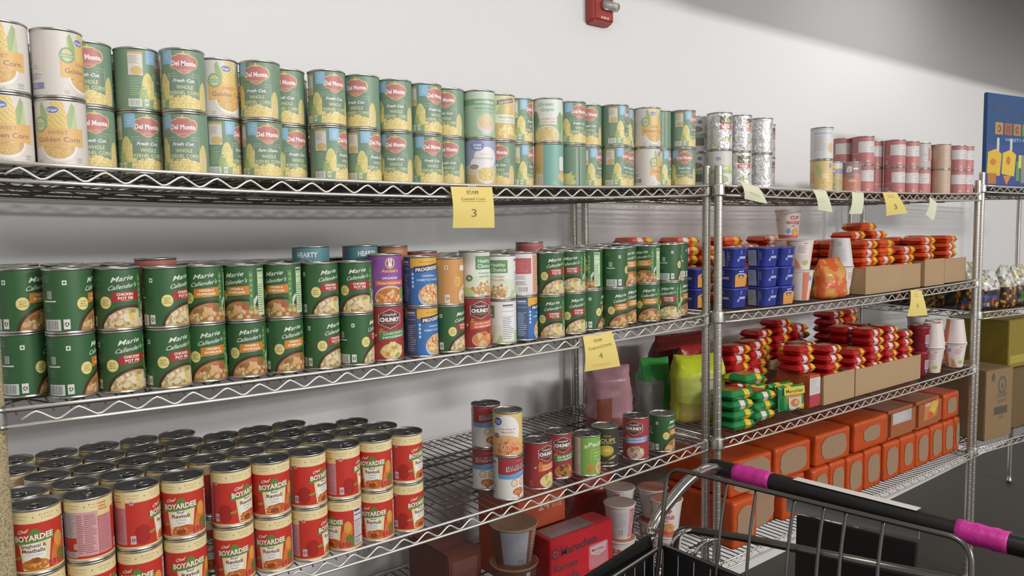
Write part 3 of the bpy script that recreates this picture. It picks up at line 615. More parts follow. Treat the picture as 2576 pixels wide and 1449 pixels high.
@lab('ro', 'soup_can', H=124)
def _(a, H): base(a, H, '#b25438'); a.rect(-30, H - 22, 60, H - 9, '#c8793f'); a.up(); a.lines(-20, H - 20, 40, H - 11, 2, '#e0b070')
@lab('ht', 'soup_can', H=127, r=40)
def _(a, H):
    base(a, H, '#3c8a93'); a.rect(-118, 4.5, -44, H - 5, '#c9623f'); a.up(); a.ell(-44, H - 34, 22, 29, '#3c8a93'); a.up(); a.text('HEARTY', 0, H - 18, 12.5, '#f1f4f2', 46, bold=.04); a.ell(-4, H - 36, 15, 9, '#dfe6ee'); a.up(); a.ell(-4, H - 36, 14, 8.2, '#4a66b4'); a.up(); a.text('Great', -4, H - 33.5, 4.4, '#f2f2f8', 16, bold=.02); a.text('Value', -4, H - 39, 4.4, '#f2f2f8', 15, bold=.02); a.blobs(4, 34, 34, 24, SOUP, 50, 6, 3, 6)
# ---- pasta tier
def _cb(a, H, kind):
    base(a, H, '#c8392c'); a.rect(-118, 88, 118, 107, '#eeddaa'); a.rect(-118, 4.2, 118, 7.5, '#e9d69c'); a.up()
    for i in range(79): a.ell(-117 + i * 3, 88, 1.3, 1.3, '#eeddaa', 8)
    for i, t in enumerate(('NO Preservatives', 'NO Artificial Flavors', 'NO Artificial Colors', 'NO Preservatives', 'NO Artificial Flavors', 'NO Artificial Colors')):
        u = -98 + i * 39.4; w = t.split(); a.text(' '.join(w[:-1]), u, 100, 3.2, '#b98a5a', 22); a.text(w[-1], u, 95, 3.2, '#b98a5a', 17); a.ell(u + 19.5, 97, 1, 1.6, '#a86f3f', 8)
    a.up(); a.ell(36, 34, 11, 28, '#d77a3a', rot=-.25); a.ell(44, 22, 10, 14, '#6d7a34', rot=.4); a.ell(-44, 28, 14, 18, '#a82a22'); a.ell(38, 52, 8, 13, '#e0a04a'); a.up(); a.poly([(-34, 30), (-22, 33), (-22, 28), (-33, 26)], '#8f9a3c'); a.up()
    a.poly([(-24, 58), (25, 58), (19, 9), (-18, 9)], '#e9d9ae'); a.up(); a.ell(-1, 36, 17, 19, '#efece2'); a.up()
    a.poly([(-33, 52), (29, 57), (31, 64), (-33, 59)], '#6d8a3e'); a.poly([(-10, 66), (-2, 78), (4, 78), (14, 66)], '#5f8a3c'); a.up()
    a.text('Chef', -16, 75, 6.4, '#e3efd2', 17, shear=.3, bold=.02, slope=.2); a.text('BOYARDEE', -1, 64, 11.5, '#3f5a2a', 62, bold=.055, slope=.06); a.up(); a.text('BOYARDEE', -1, 64, 10.6, '#f3efe2', 59, bold=.035, slope=.06)
    if kind == 'rav':
        a.text('Beef', 0, 52, 4.6, '#7a4a28', 13, bold=.02); a.text('Ravioli', 0, 45, 7.4, '#7a4a28', 31, bold=.03); a.text('in Pasta', 0, 37.6, 3.8, '#6d8a5c', 17); a.text('Sauce', 0, 32.4, 3.8, '#6d8a5c', 13); a.up()
        a.poly([(-17, 11), (-12, 25), (10, 28), (23, 24), (21, 11), (4, 8.5)], '#c4622c'); a.up(); a.poly([(-13, 13), (-9, 22), (8, 23), (10, 12)], '#d98a4c'); a.ell(-1, 15.5, 9, 5, '#8a4a26'); a.up(); a.blobs(0, 18, 16, 6, ['#d98a4a', '#b9561f', '#e0a060'], 12, 2, 4)
    else:
        a.text('Spaghetti &', -2, 50, 6.2, '#7a4a28', 38, bold=.02); a.text('Meatballs', -2, 42, 6.8, '#7a4a28', 34, bold=.025); a.text('in Tomato Sauce', -2, 35, 3.2, '#8fae9c', 28); a.up(); a.ell(0, 18, 20, 10, '#c47a34'); a.up(); a.blobs(0, 20, 16, 8, ['#d08a3c', '#b5642a', '#dba04e'], 34, 3, 6, 9); a.ell(2, 25, 6, 5, '#9a5226')
    a.up()
    for i in range(4): a.rrect(19 + i * 6.6, 10 + i * .3, 24.6 + i * 6.6, 21 + i * .3, 1.4, '#d9696a'); 
    a.up()
    for i in range(4): a.rrect(19.6 + i * 6.6, 10.6 + i * .3, 24 + i * 6.6, 20.4 + i * .3, 1.2, '#b23a3c')
    recycle(a, -60, 20, 9, '#d6bfc2'); a.rect(-64, 83, -57, 90, '#d8a8b4'); a.up(); a.rect(-62, 85, -59, 88, '#8a5a66'); a.rect(-95, 12, -71, 88, '#c98d92'); a.up(); a.lines(-94, 16, -72, 84, 22, '#a8575e', 6, .3); a.rect(-96, 78, -71, 106, '#e9cf94'); a.up(); a.lines(-94, 86, -74, 102, 3, '#c08a54')
    a.rect(52, 10, 76, 88, '#d8d4d6'); a.up(); a.rect(53, 82, 70, 86, '#3e3a3c'); a.rect(53, 74, 75, 76, '#3e3a3c'); a.rect(53, 62, 75, 63.5, '#3e3a3c'); a.lines(53, 30, 74, 60, 10, '#6d686c', 3, .3); a.rect(53, 26, 75, 28, '#3e3a3c'); a.lines(53, 12, 74, 24, 4, '#6d686c')
    a.rect(78, 44, 104, 88, '#b9b2b6'); a.up(); a.lines(79, 46, 103, 86, 16, '#8d858b', 8, .4); a.rect(78, 10, 104, 20, '#c9c0c4'); a.up(); a.bars(79, 11, 103, 19, 16, '#7a6f75'); a.rect(98, 24, 104, 34, '#cfa8a8'); a.rect(104, 12, 118, 88, '#d6a4a6'); a.rect(-118, 12, -96, 88, '#d6a4a6'); a.up(); a.lines(105, 16, 118, 84, 20, '#9a5a5f', 4, .35); a.lines(-117, 16, -98, 84, 20, '#9a5a5f', 5, .35)
@lab('cr', 'ravioli_can', lid='tin_dark', tab=True)
def _(a, H): _cb(a, H, 'rav')
@lab('cm', 'pasta_can', lid='tin_dark', tab=True)
def _(a, H): _cb(a, H, 'spag')
@lab('so', 'pasta_can', lid='tin_dark', tab=True)
def _(a, H):
    base(a, H, '#e9e6e2'); a.rect(-52, 78, 76, 107, '#a8323a'); a.poly([(-52, 68), (-30, 66), (0, 69), (40, 77), (76, 84), (76, 66), (40, 62), (0, 54), (-52, 55)], '#6ea0d6'); a.up(); a.poly([(-52, 66), (-20, 66), (20, 73), (60, 82), (60, 92), (-52, 92)], '#a8323a'); a.up()
    a.text("Campbell's", 8, 99, 3.6, '#e6a3a5', 22, shear=.3); a.text('SPAGHETTI', 4, 84.5, 13.4, '#f3efec', 69, bold=.055, slope=.1); a.up(); a.text('SPAGHETTI', 4, 84.5, 11.4, '#3a3534', 66, bold=.02, slope=.1); a.text('ORIGINAL', 14, 67, 3, '#cfe2f4', 18, slope=.1)
    for u in (-9, 15):
        a.ell(u, 44, 9.6, 10, '#d9a564'); a.up(); a.ell(u, 44, 8, 8.4, '#e6be84'); a.up(); a.ell(u, 43.5, 5, 5.4, '#f2efec'); a.up(); a.ell(u + .5, 42.5, 1.2, 2.2, '#33302e', 10)
    a.up(); a.ell(3, 22, 17, 9.5, '#c4622f'); a.poly([(-4, 14), (8, 14), (4, 4.6), (1, 9)], '#c4622f'); a.up(); a.blobs(3, 23, 14, 7, ['#dba06a', '#cf7440', '#e4b482'], 22, 2.4, 5); a.text('NET WT 15.8 OZ', 2, 6.4, 2.2, '#4a4644', 34); nutri(a, -84, 8, -56, 100, '#dcd8d6', '#4d4a49')
@lab('gr', 'pasta_can')
def _(a, H):
    base(a, H, '#e2c67c'); a.ell(0, 64, 36, 40, '#f0ece8'); a.up(); a.rect(-118, 4.2, 118, 30, '#dfae66'); a.ell(0, 30, 40, 24, '#e6b57c'); a.up(); a.ell(-22, 88, 11, 10, '#4a5cae'); a.up(); a.text('Great', -22, 90.5, 4, '#f2f2f8', 14, bold=.02); a.text('Value', -22, 85.5, 4, '#f2f2f8', 13, bold=.02)
    a.text('Pasta Rings &', 2, 70, 5.2, '#d0705c', 42, bold=.015); a.text('Meatballs', 4, 62, 5.2, '#d0705c', 32, bold=.015); a.text('in tomato sauce', 4, 56, 2.2, '#d99a8a', 26); a.ell(-27, 52, 9, 7, '#b07a6a'); a.up(); a.blobs(4, 24, 30, 19, ['#dc7a48', '#e29a66', '#d26238', '#ecb484'], 60, 4.6, 8, 5); a.up()
    for i in range(14):
        q = random.Random(i); u, v = 4 + q.uniform(-24, 24), 22 + q.uniform(-13, 13); a.ell(u, v, 4.2, 4, '#f0b98a', 14); a.up(); a.ell(u, v, 2, 1.9, '#c85f38', 10); a.up(-1)
@lab('pc', 'soup_can', lid='tin_dark', tab=True)
def _(a, H):
    base(a, H, '#7fae4c'); a.rect(-66, 5, -44, 106, '#d3d0c4'); a.up(); a.lines(-65, 8, -46, 102, 20, '#9a978c'); a.text('Pacific', 6, 88, 12, '#f0f4e2', 54, bold=.015); a.ell(-28, 82, 5.5, 5.5, '#c9d8b4'); a.line(-14, 72, 40, 76, .9, '#d9c94a'); a.line(-14, 40, -14, 72, .9, '#d9c94a'); a.text('CHICKEN &', 10, 64, 5, '#d9e6a0', 38, bold=.01); a.text('WILD RICE', 10, 55, 5, '#d9e6a0', 36, bold=.01); a.text('SOUP', 2, 46, 4, '#d9e6a0', 14)
    a.ell(28, 22, 27, 25, '#e6e0cf'); a.up(); a.ell(28, 23, 24.5, 22, '#d2b374'); a.up(); a.blobs(28, 24, 22, 19, ['#e3cf9c', '#c9a45c', '#d98a3c', '#a89a4a'], 50, 4, 4, 6); a.ell(-16, 30, 6, 5, '#d9803a'); a.ell(-8, 20, 7, 6, '#d9803a'); a.ell(-20, 18, 6, 5, '#cf7430')
@lab('bs', 'soup_can')
def _(a, H):
    base(a, H, '#2a2a24'); a.text('ORGANIC', 4, 88, 4, '#d8c98a', 22); a.text('SOUPS', 2, 76, 12.5, '#d9b45c', 52, bold=.02); a.rect(-30, 66, 34, 67.4, '#c4c09a'); a.up(); a.ell(0, 46, 24, 17, '#7d7a3c'); a.up(); a.ell(0, 47, 22, 14, '#c2a93c'); a.up(); a.ell(2, 48, 10, 5, '#d8c35c'); a.poly([(4, 20), (26, 24), (34, 34), (18, 30)], '#c99a4c'); a.text('SPLIT PEA', 2, 12, 5.4, '#d3c48c', 44, bold=.015); nutri(a, 48, 8, 72, 100, '#4a4a42', '#a8a694')

# ------------------------------------------------------------------ can prototypes: body > paper label, lid (> pull tab)
PROTO = {}
HAZES = {k: 0.24 for k in 'dm dmf kc np gv sg gg tl ls kp gb wt yc vg bb rd rs tn'.split()}  # strength of the haze painted into each can design
HAZES.update({k: 0.0 for k in 'cr cm mp md'.split()}); HAZES.update({k: 0.03 for k in 'so gr pc bs cc cb cp cn cs an pg'.split()})
def can_proto(key):
    if key in PROTO: return PROTO[key]
    D = LAB[key]; H = D['H'] / 1000; r = D['r'] / 1000; R = r + 0.0012; L = M[D['lid']]
    b = MB().lathe([(0, .003), (r - .004, .003), (r - .003, .0008), (R - .001, 0), (R, .0008), (R, .0026), (R - .001, .0036), (r - .0003, .0042), (r - .0003, H - .0042), (R - .001, H - .0036), (R, H - .0026), (R, H - .0008), (R - .0008, H), (R - .0016, H - .0006)], 48)
    o = bpy.data.objects.new(D['name'], b.mesh('can_body', M['tin'], True)); C.objects.link(o)
    o['category'] = 'can'
    a = Art(); a.z = 0; HAZE[0] = HAZES.get(key, 0.10); D['fn'](a, D['H']); HAZE[0] = 0.04; f, st = cyl_map(D['r'], vlim=(4.2, D['H'] - 4.2))
    link('paper_label', a.mesh('paper_label_' + key, M[D['mat']], f, st), o)
    li = MB().lathe([(R - .0016, H - .0006), (R - .0026, H - .0042), (r - .006, H - .0046), (r - .0075, H - .0036), (r - .012, H - .0036), (r - .0135, H - .0042), (0, H - .0042)], 40)
    lo = link('lid', li.mesh('can_lid', L, True), o)
    if D['tab']:
        t = MB(); z = H - .003
        t.tube([(.0085 * math.cos(q) * 1.0, -.012 + .011 * math.sin(q), z + .0006) for q in [i * PI / 8 for i in range(16)]], .0016, 6, closed=True)
        t.lathe([(0, z + .0012), (.0042, z + .001), (.0044, z - .001)], 14, at=(0, .002, 0)); t.box(-.004, .004, -.004, .003, z, z + .001)
        link('pull_tab', t.mesh('pull_tab', L, True), lo)
    PROTO[key] = o; return o
# ------------------------------------------------------------------ cans on the shelves
DESC = {'dm': 'green whole kernel corn can', 'dmf': 'green whole kernel corn can', 'kc': 'cream sweet golden corn can', 'np': 'pale green whole kernel corn can', 'gv': 'blue-topped whole kernel corn can', 'sg': 'yellow and cream whole kernel corn can',
        'gg': 'white and green cream-style corn can', 'tl': 'teal and yellow corn can', 'ls': 'silver small-peas can', 'kp': 'white and bright-green peas can', 'gb': 'white and green bean can', 'wt': 'plain white can with blue line', 'yc': 'yellow sweet corn can',
        'vg': 'purple and yellow mixed vegetable can', 'bb': 'brown and orange baked bean can', 'rd': 'red can with white panel', 'rs': 'silvery grey can', 'tn': 'tan can with brown lines',
        'mp': 'green pot pie soup can', 'md': 'green chicken dumpling soup can', 'an': 'purple organic noodle soup can', 'pg': 'blue and gold noodle soup can', 'py': 'orange soup can', 'hr': 'white and green chicken-rice soup can', 'hn': 'white and green chicken-noodle soup can',
        'wr': 'white and red soup can', 'cn': 'red chicken noodle soup can', 'cs': 'red savory chicken soup can', 'cc': 'red chowder can', 'cb': 'red beef soup can', 'cp': 'red baked potato soup can', 'rb': 'red soup can', 'ro': 'rust-red soup can', 'ht': 'teal hearty soup can',
        'cr': 'red beef ravioli can', 'cm': 'red spaghetti and meatballs can', 'so': 'white pasta rings can', 'gr': 'yellow pasta rings can', 'pc': 'light green chicken soup can', 'bs': 'black split pea soup can'}
CAM_XY = (-0.098, -1.424)
GAP = 0.0004
def stack(u, k, s, d, items, labels, groups):
    """items from the bottom up: (design, degrees the label front is turned from facing the aisle viewer)"""
    F, a = frame(u); z = top_z(u, k, s)
    for (key, ang), lb, g in zip(items, labels, groups):
        p = F(s, d)
        a0 = math.atan2(CAM_XY[0] - p[0], -(CAM_XY[1] - p[1]))
        place(can_proto(key), (p[0], p[1], z), a0 + math.radians(ang), lb, g)
        z += LAB[key]['H'] / 1000 + GAP
def relax(T, rad=lambda t: .03875, lo=.0428):
    P = [[t[0], max(t[1], lo)] for t in T]
    for _ in range(200):
        for i in range(len(P)):
            for j in range(i):
                dx, dy = P[i][0] - P[j][0], P[i][1] - P[j][1]; m = math.hypot(dx, dy); need = rad(T[i]) + rad(T[j])
                if m < need:
                    k = (need - m) / m * .5; P[i][0] += dx * k; P[i][1] += dy * k; P[j][0] -= dx * k; P[j][1] -= dy * k
                    P[i][1] = max(P[i][1], lo); P[j][1] = max(P[j][1], lo)
    return [(p[0], p[1]) + tuple(t[2:]) for p, t in zip(P, T)]
LOOK = lambda key, ang: 'label front showing' if abs(ang) < 32 else ('label turned half away' if abs(ang) < 76 else 'side panel showing')
# --- top shelf, front: (s, d, lower, turn, upper, turn)
TOP = [(0.0338, 0.045, 'kc', 0, 'kc', -8),
       (0.1113, 0.0428, 'kc', -9, 'kc', 65),
       (0.1658, 0.1001, 'dm', 8, 'dm', 0),
       (0.2426, 0.0899, 'dm', 19, 'dm', 85),
       (0.3087, 0.0428, 'dm', -7, 'dm', 3),
       (0.3815, 0.0793, 'dm', 76, 'kc', 34),
       (0.452, 0.0472, 'dmf', 17, 'dm', -11),
       (0.5189, 0.0865, 'dm', 32, 'dm', -2),
       (0.5879, 0.0428, 'dm', 64, 'dm', 26),
       (0.6662, 0.0428, 'dm', 54, 'dm', -18),
       (0.745, 0.0428, 'dm', -1, 'dm', 4),
       (0.8225, 0.0428, 'dm', 24, 'dm', 42),
       (0.8972, 0.0635, 'dm', -1, 'dm', -10),
       (0.9719, 0.0428, 'gv', 12, 'np', 28),
       (1.047, 0.062, 'dm', -6, 'sg', 28),
       (1.1216, 0.0832, 'dm', 76, 'dm', 71),
       (1.1877, 0.0428, 'tl', 0, 'gg', -5),
       (1.28, 0.055, 'dm', -150, 'dm', 36),
       (1.3606, 0.0782, 'dm', 72, 'dm', 11),
       (1.4296, 0.0428, 'dm', 68, 'dm', 82),
       (1.4957, 0.0857, 'dm', 68, 'dm', 105),
       (1.5603, 0.0428, 'kc', 73, 'kc', 36),
       (1.6482, 0.0777, 'dm', 89, 'dm', -150),
       (1.7174, 0.0428, 'dm', 9, 'dm', 73)]
_bk = [(0.5576, 0.165), (1.745, 0.121)]
_r = relax(TOP + _bk); TOP, _bk = _r[:len(TOP)], _r[len(TOP):]
for i, (s, d, lo, la, up, ua) in enumerate(TOP):
    n = len(TOP) - i
    where = ('stack %s from the sleeved post' % ORD[i + 1]) if i < 12 else ('stack %s from the paired posts' % ORD[n])
    where = where.replace('stack %s' % ORD[i + 1 if i < 12 else n], ORD[i + 1 if i < 12 else n] + ' stack')
    stack('A', 0, s, d, [(lo, la), (up, ua)], ['lower %s, %s, top shelf' % (DESC[lo], where), 'upper %s, %s, top shelf' % (DESC[up], where)], ['corn cans on the top shelf'] * 2)
for j, (s, d) in enumerate(_bk):
    w = ('glimpsed behind the eighth and ninth front stacks', 'glimpsed behind the last stack before the paired posts')[j]
    stack('A', 0, s, d, [('dm', -20), ('dm', -20)], ['lower green corn can %s, top shelf' % w, 'upper green corn can %s, top shelf' % w], ['corn cans on the top shelf'] * 2)
for row, d in enumerate((.170, .250)):
    for i in range(22):
        s = .05 + i * .0785 + (.03 if row % 2 else 0)
        if s > (.95, .80, .70, .60)[row] or (row == 0 and any(math.hypot(s - t[0], d - t[1]) < .078 for t in TOP + _bk)): continue
        if row == 1 and math.hypot(s - _bk[0][0], d - _bk[0][1]) < .078: continue
        lb = 'green corn can in the rows hidden behind the front of the top shelf'
        stack('A', 0, s, d, [('dm', 0)] * 2, [lb, lb], ['corn cans behind the front row'] * 2)
# --- middle shelf, front row
MID = [(0.031, 0.213, 'mp', 20, 'mp', 15),
       (0.047, 0.134, 'md', 83, 'md', 48),
       (0.1103, 0.078, 'md', 81, 'md', 81),
       (0.1878, 0.076, 'mp', 22, 'mp', 13),
       (0.264, 0.0618, 'mp', 31, 'mp', 50),
       (0.3379, 0.0853, 'md', 15, 'md', 3),
       (0.4154, 0.082, 'md', 9, 'md', -29),
       (0.4929, 0.0801, 'md', 29, 'md', -26),
       (0.5697, 0.0699, 'mp', 47, 'mp', 33),
       (0.647, 0.0639, 'mp', 78, 'mp', 11),
       (0.7243, 0.07, 'cn', 13, 'an', 18),
       (0.8106, 0.062, 'pg', 40, 'pg', 19),
       (0.8904, 0.07, 'mp', 60, 'py', 85),
       (0.9706, 0.072, 'cs', 20, 'hr', 40),
       (1.0545, 0.078, 'hn', -67, 'hn', -12),
       (1.1316, 0.0861, 'pg', 75, 'wr', 0),
       (1.2062, 0.0649, 'mp', 12, 'mp', 24),
       (1.2908, 0.073, 'mp', 27, 'mp', -3),
       (1.3711, 0.0877, 'md', 91, 'md', -49),
       (1.4446, 0.0633, 'md', 33, 'md', 113),
       (1.5271, 0.1052, 'md', 50, 'md', 28),
       (1.6, 0.0788, 'md', 10, 'md', -25),
       (1.6786, 0.064, 'mp', -3, 'mp', 107),
       (1.7430, 0.092, 'md', 65, 'md', 150)]
SPECIAL = {'rb1': (0.2758, 0.172, 'rb', 0), 'ht1': (0.5966, 0.172, 'ht', -12), 'ht2': (0.7170, 0.172, 'ht', 26), 'ro': (0.8005, 0.172, 'ro', 10), 'rb2': (0.8999, 0.172, 'rb', 20), 'ss': (0.945, 0.172, 'hr', 120), 'rb3': (1.2271, 0.172, 'rb', 60)}
_sp = list(SPECIAL.keys()); _r = relax(MID + [SPECIAL[k] for k in _sp], lambda t: .0402 if 'ht' in t or 'rb' in t or 'ro' in t else .03875)
MID = _r[:len(MID)]; SPECIAL = dict(zip(_sp, _r[len(MID):]))
for i, (s, d, lo, la, up, ua) in enumerate(MID):
    n = len(MID) - i
    where = '%s stack from the %s' % ((ORD[i + 1], 'sleeved post') if i < 12 else (ORD[n], 'paired posts'))
    stack('A', 1, s, d, [(lo, la), (up, ua)], ['lower %s, %s, middle shelf' % (DESC[lo], where), 'upper %s, %s, middle shelf' % (DESC[up], where)], ['soup cans on the middle shelf'] * 2)
# taller cans standing in the row behind
SPL = {'rb1': 'red soup can rising behind the fourth and fifth green stacks', 'ht1': 'teal hearty soup can rising behind the eighth and ninth green stacks', 'ht2': 'teal hearty soup can rising just before the purple can', 'ro': 'rust-red soup can rising behind the purple can', 'rb2': 'red soup can rising behind the blue and gold cans', 'ss': 'silver-topped soup can behind the orange can', 'rb3': 'red soup can rising behind the white and red can'}
for k, (s, d, key, ang) in SPECIAL.items():
    lo = {'ht': 'ht', 'rb': 'rb', 'ro': 'ro', 'hr': 'hr'}[key]
    extra = {'rb1': .113, 'rb2': .111, 'ss': .111, 'rb3': .124, 'ro': .127, 'ht1': .127, 'ht2': .127}[k]
    lo = {.113: 'mp', .111: 'mp', .124: 'rb', .127: 'ht'}[extra]
    stack('A', 1, s, d, [(lo, 40), (key, ang)], ['lower %s hidden under the %s' % (DESC[lo], SPL[k].split(' rising')[0].split(' behind')[0]) + {'rb1': ' near the sleeved post', 'rb2': ' behind the gold cans', 'rb3': ' behind the white can', 'ht1': ' behind green cans', 'ht2': ' beside the purple can'}.get(k, ''), SPL[k]], ['soup cans on the middle shelf'] * 2)
taken = [(v[0], v[1]) for v in SPECIAL.values()]
for row, d in enumerate((.168, .248, .328)):
    for i in range(22):
        s = .06 + i * .0785 + (.02 if row % 2 else 0)
        if s > 1.745 or any(math.hypot(s - a, d - b) < .0815 for a, b in taken) or (row == 0 and s < .12) or any(math.hypot(s - t[0], d - t[1]) < .0775 for t in MID): continue
        lb = 'green soup can standing in the rows behind the front of the middle shelf'
        stack('A', 1, s, d, [('mp' if (i + row) % 3 else 'md', 60)] * 2, [lb, lb], ['soup cans behind the front row'] * 2)
# --- third shelf: ravioli, two high and five deep
RAV = [(.0380, 'cr', 0, 'cm', -7), (.1158, 'cr', 60, 'cr', 168), (.1936, 'cr', -12, 'cr', 78), (.2715, 'cr', 10, 'cr', -8), (.361, 'cr', -1, 'cr', 46), (.4388, 'cr', -8, 'cr', 9), (.5166, 'cr', 75, 'cr', 54), (.5944, 'cr', -48, 'cr', 88), (.6722, 'cr', -11, 'cr', -11), (.7500, 'cr', 50, 'cr', 58)]
for i, (s, lo, la, up, ua) in enumerate(RAV):
    w = '%s front stack from the sleeved post' % ORD[i + 1]
    stack('A', 2, s, .045, [(lo, la), (up, ua)], ['lower %s, %s, third shelf' % (DESC[lo], w), 'upper %s, %s, third shelf' % (DESC[up], w)], ['pasta cans on the third shelf'] * 2)
ROWS = [(.1245, [.031, .1087, .1864, .2641, .3419, .4197, .4975, .5753, .6531, .7309]), (.2035, [.0760, .1537, .2314, .3091, .3868, .4645, .5422, .6199, .6976]), (.2815, [.0300, .1077, .1854, .2631, .3408, .4185, .4962, .5739]), (.3605, [.0330, .1110, .1890, .2670, .3450])]
for r, (d, xs) in enumerate(ROWS):
    for i, s in enumerate(xs):
        w = '%s from the sleeved post, %s row back, third shelf' % (ORD[i + 1], ORD[r + 2])
        stack('A', 2, s, d, [('cr', (i * 53 + r * 31) % 160 - 70), ('cr', (i * 71 + r * 47) % 160 - 60)], ['red ravioli can under the can %s' % w, 'dark-lidded ravioli can %s' % w], ['pasta cans on the third shelf'] * 2)
ONE = [(1.048, .144, [('so', -3), ('so', 20)], ['lower white pasta rings can of the rear pair on the third shelf', 'upper white pasta rings can of the rear pair on the third shelf']),
       (1.046, .050, [('so', 38), ('gr', -5)], ['white pasta rings can under the yellow pasta rings can', 'yellow pasta rings can on top of a white pasta rings can']),
       (1.153, .060, [('cc', 42)], ['red soup can with orange chowder band, single on the third shelf']), (1.246, .084, [('cb', 21)], ['red soup can with green beef band, single on the third shelf']), (1.319, .049, [('pc', 40)], ['light green chicken and wild rice soup can']),
       (1.412, .071, [('bs', 5)], ['black split pea soup can behind the light green can']), (1.519, .052, [('cp', -8)], ['red soup can with pale blue potato band on the third shelf']), (1.630, .048, [('md', 65)], ['single green soup can beside the post on the third shelf'])]
for s, d, it, lb in ONE: stack('A', 2, s, d, it, lb, ['loose cans on the third shelf'] * len(it))
# --- top shelf of the middle unit
B1 = [(0.0307, 0.048, [('kp', 10), ('ls', 38)]),
       (0.1237, 0.045, [('ls', 30), ('ls', 68)]),
       (0.2303, 0.043, [('ls', 110), ('ls', 130)]),
       (0.3594, 0.12, [('ls', 85), ('ls', 85)]),
       (0.0328, 0.142, [('gb', 0), ('gb', 0)]),
       (0.5979, 0.05, [('yc', 0), ('wt', 0)]),
       (0.7022, 0.0729, [('vg', 0)]),
       (0.7737, 0.0428, [('bb', 20)]),
       (0.8603, 0.125, [('rd', 20), ('rd', 20)]),
       (0.8693, 0.046, [('rd', 30), ('rd', 30)]),
       (1.0786, 0.118, [('rd', 150), ('rd', 30)]),
       (1.1059, 0.045, [('rd', 40), ('rd', 30)]),
       (1.2227, 0.048, [('rd', 35), ('rd', 30)]),
       (1.3368, 0.055, [('rd', 10), ('rs', 0)]),
       (1.4362, 0.0963, [('rd', 20), ('rd', 40)]),
       (1.4923, 0.0428, [('tn', 80), ('tn', 0)]),
       (1.6603, 0.1165, [('tn', 0), ('tn', 70)]),
       (1.6361, 0.0428, [('rd', 30), ('rd', 30)]),
       (1.7279, 0.048, [('rd', 30), ('rd', 30)])]
B1 = relax(B1)
for i, (s, d, it) in enumerate(B1):
    lbs = []
    for j, (key, ang) in enumerate(it):
        w = ('%s stack past the paired posts' % ORD[i + 1]) if i < 10 else ('%s stack before the far posts' % ORD[len(B1) - i])
        lbs.append('%s%s, %s, top shelf' % ('upper ' if j else 'lower ', DESC[key], w))
    stack('B', 0, s, d, it, lbs, ['mixed cans on the far top shelf'] * len(it))
# ------------------------------------------------------------------ noodle packs, tubs, cups, trays, cases and bags
def at(u, k, s, d, dz=0.0):
    F, a = frame(u); p = F(s, d); return (p[0], p[1], top_z(u, k, s) + dz)
def rotof(u): return frame(u)[1]
def nz(p, f, s=0.0): return noise.noise(Vector((p[0] * f + s, p[1] * f, p[2] * f)))
PACK_T = 0.031
def pack_proto(name, main, dark, pic, seed):
    w, b, T = .054, .045, PACK_T / 2; nx, ny = 18, 12; mb = MB()
    X = [-w - .007, -w - .001] + [-w + 2 * w * i / nx for i in range(nx + 1)] + [w + .001, w + .007]; Y = [-b + 2 * b * j / ny for j in range(ny + 1)]
    vs = []; fs = []; cs = []
    def hh(x, y): return T * max(0, 1 - min(1, abs(x) / w) ** 6) ** .34 * max(0, 1 - min(1, abs(y) / b) ** 6) ** .34
    for sd in (1, -1):
        o = len(vs)
        for y in Y:
            for x in X:
                h = hh(x, y); n = nz((x, y, sd * .1), 45, seed) * .0016 * (1 if h > .004 else .25)
                fin = .0012 * math.sin(y * 900) if abs(x) > w else 0
                vs.append((x, y + (.003 * nz((x, y, 0), 20, seed + 4)), sd * (h + .0004) + n + fin))
        m = len(X)
        for j in range(len(Y) - 1):
            for i in range(m - 1):
                x, y = (X[i] + X[i + 1]) / 2, (Y[j] + Y[j + 1]) / 2; q = (o + j * m + i, o + j * m + i + 1, o + (j + 1) * m + i + 1, o + (j + 1) * m + i)
                fs.append(q if sd > 0 else q[::-1]); c = main
                if y < -.62 * b and -.38 * w < x < .12 * w: c = '#e6ddd6'
                if y > .62 * b and -.5 * w < x < -.1 * w: c = '#e9c23c'
                if y < -.45 * b and .42 * w < x < .95 * w: c = '#e9c23c'
                if sd > 0 and abs(x) < .7 * w and -.35 * b < y < .6 * b: c = pic if (x / w) ** 2 + ((y - .1 * b) / b) ** 2 < .4 else dark
                if abs(x) > w: c = main
                cs.append(lin(c))
    for q, c in zip(fs, cs): mb.c.append(c)
    mb.v = vs; mb.f = fs; mb.sm = [True] * len(fs)
    o = bpy.data.objects.new(name, mb.mesh(name, M['film'])); C.objects.link(o); o['category'] = 'noodle pack'
    a = Art().text('Maruchan', -5, 0, 5, '#4a3a34', 30, bold=.02)
    return o
P_OR = pack_proto('noodle_pack', '#e0562a', '#cf7a3a', '#c98f3c', 3)
P_RD = pack_proto('noodle_pack', '#c4282a', '#a83a30', '#c99a4a', 9)
P_GR = pack_proto('noodle_pack', '#2f8a4c', '#b5742f', '#c9853f', 15)
packs_n = {}
def packs(proto, u, k, s, d, n, label, group, jit=.0025, dz=0.0, tilt=0.02, seed=0):
    q = random.Random(seed + int(s * 1000))
    for i in range(n):
        l = at(u, k, s + q.uniform(-jit, jit), d + q.uniform(-jit, jit), dz + PACK_T / 2 + i * (PACK_T + .0016) + .0022)
        place(proto, l, label=label, group=group, rot=(q.uniform(-tilt, tilt), q.uniform(-tilt, tilt), rotof(u) + q.uniform(-.05, .05) * (1 if i < 3 else 2.4) + (PI if q.random() < .35 else 0)))
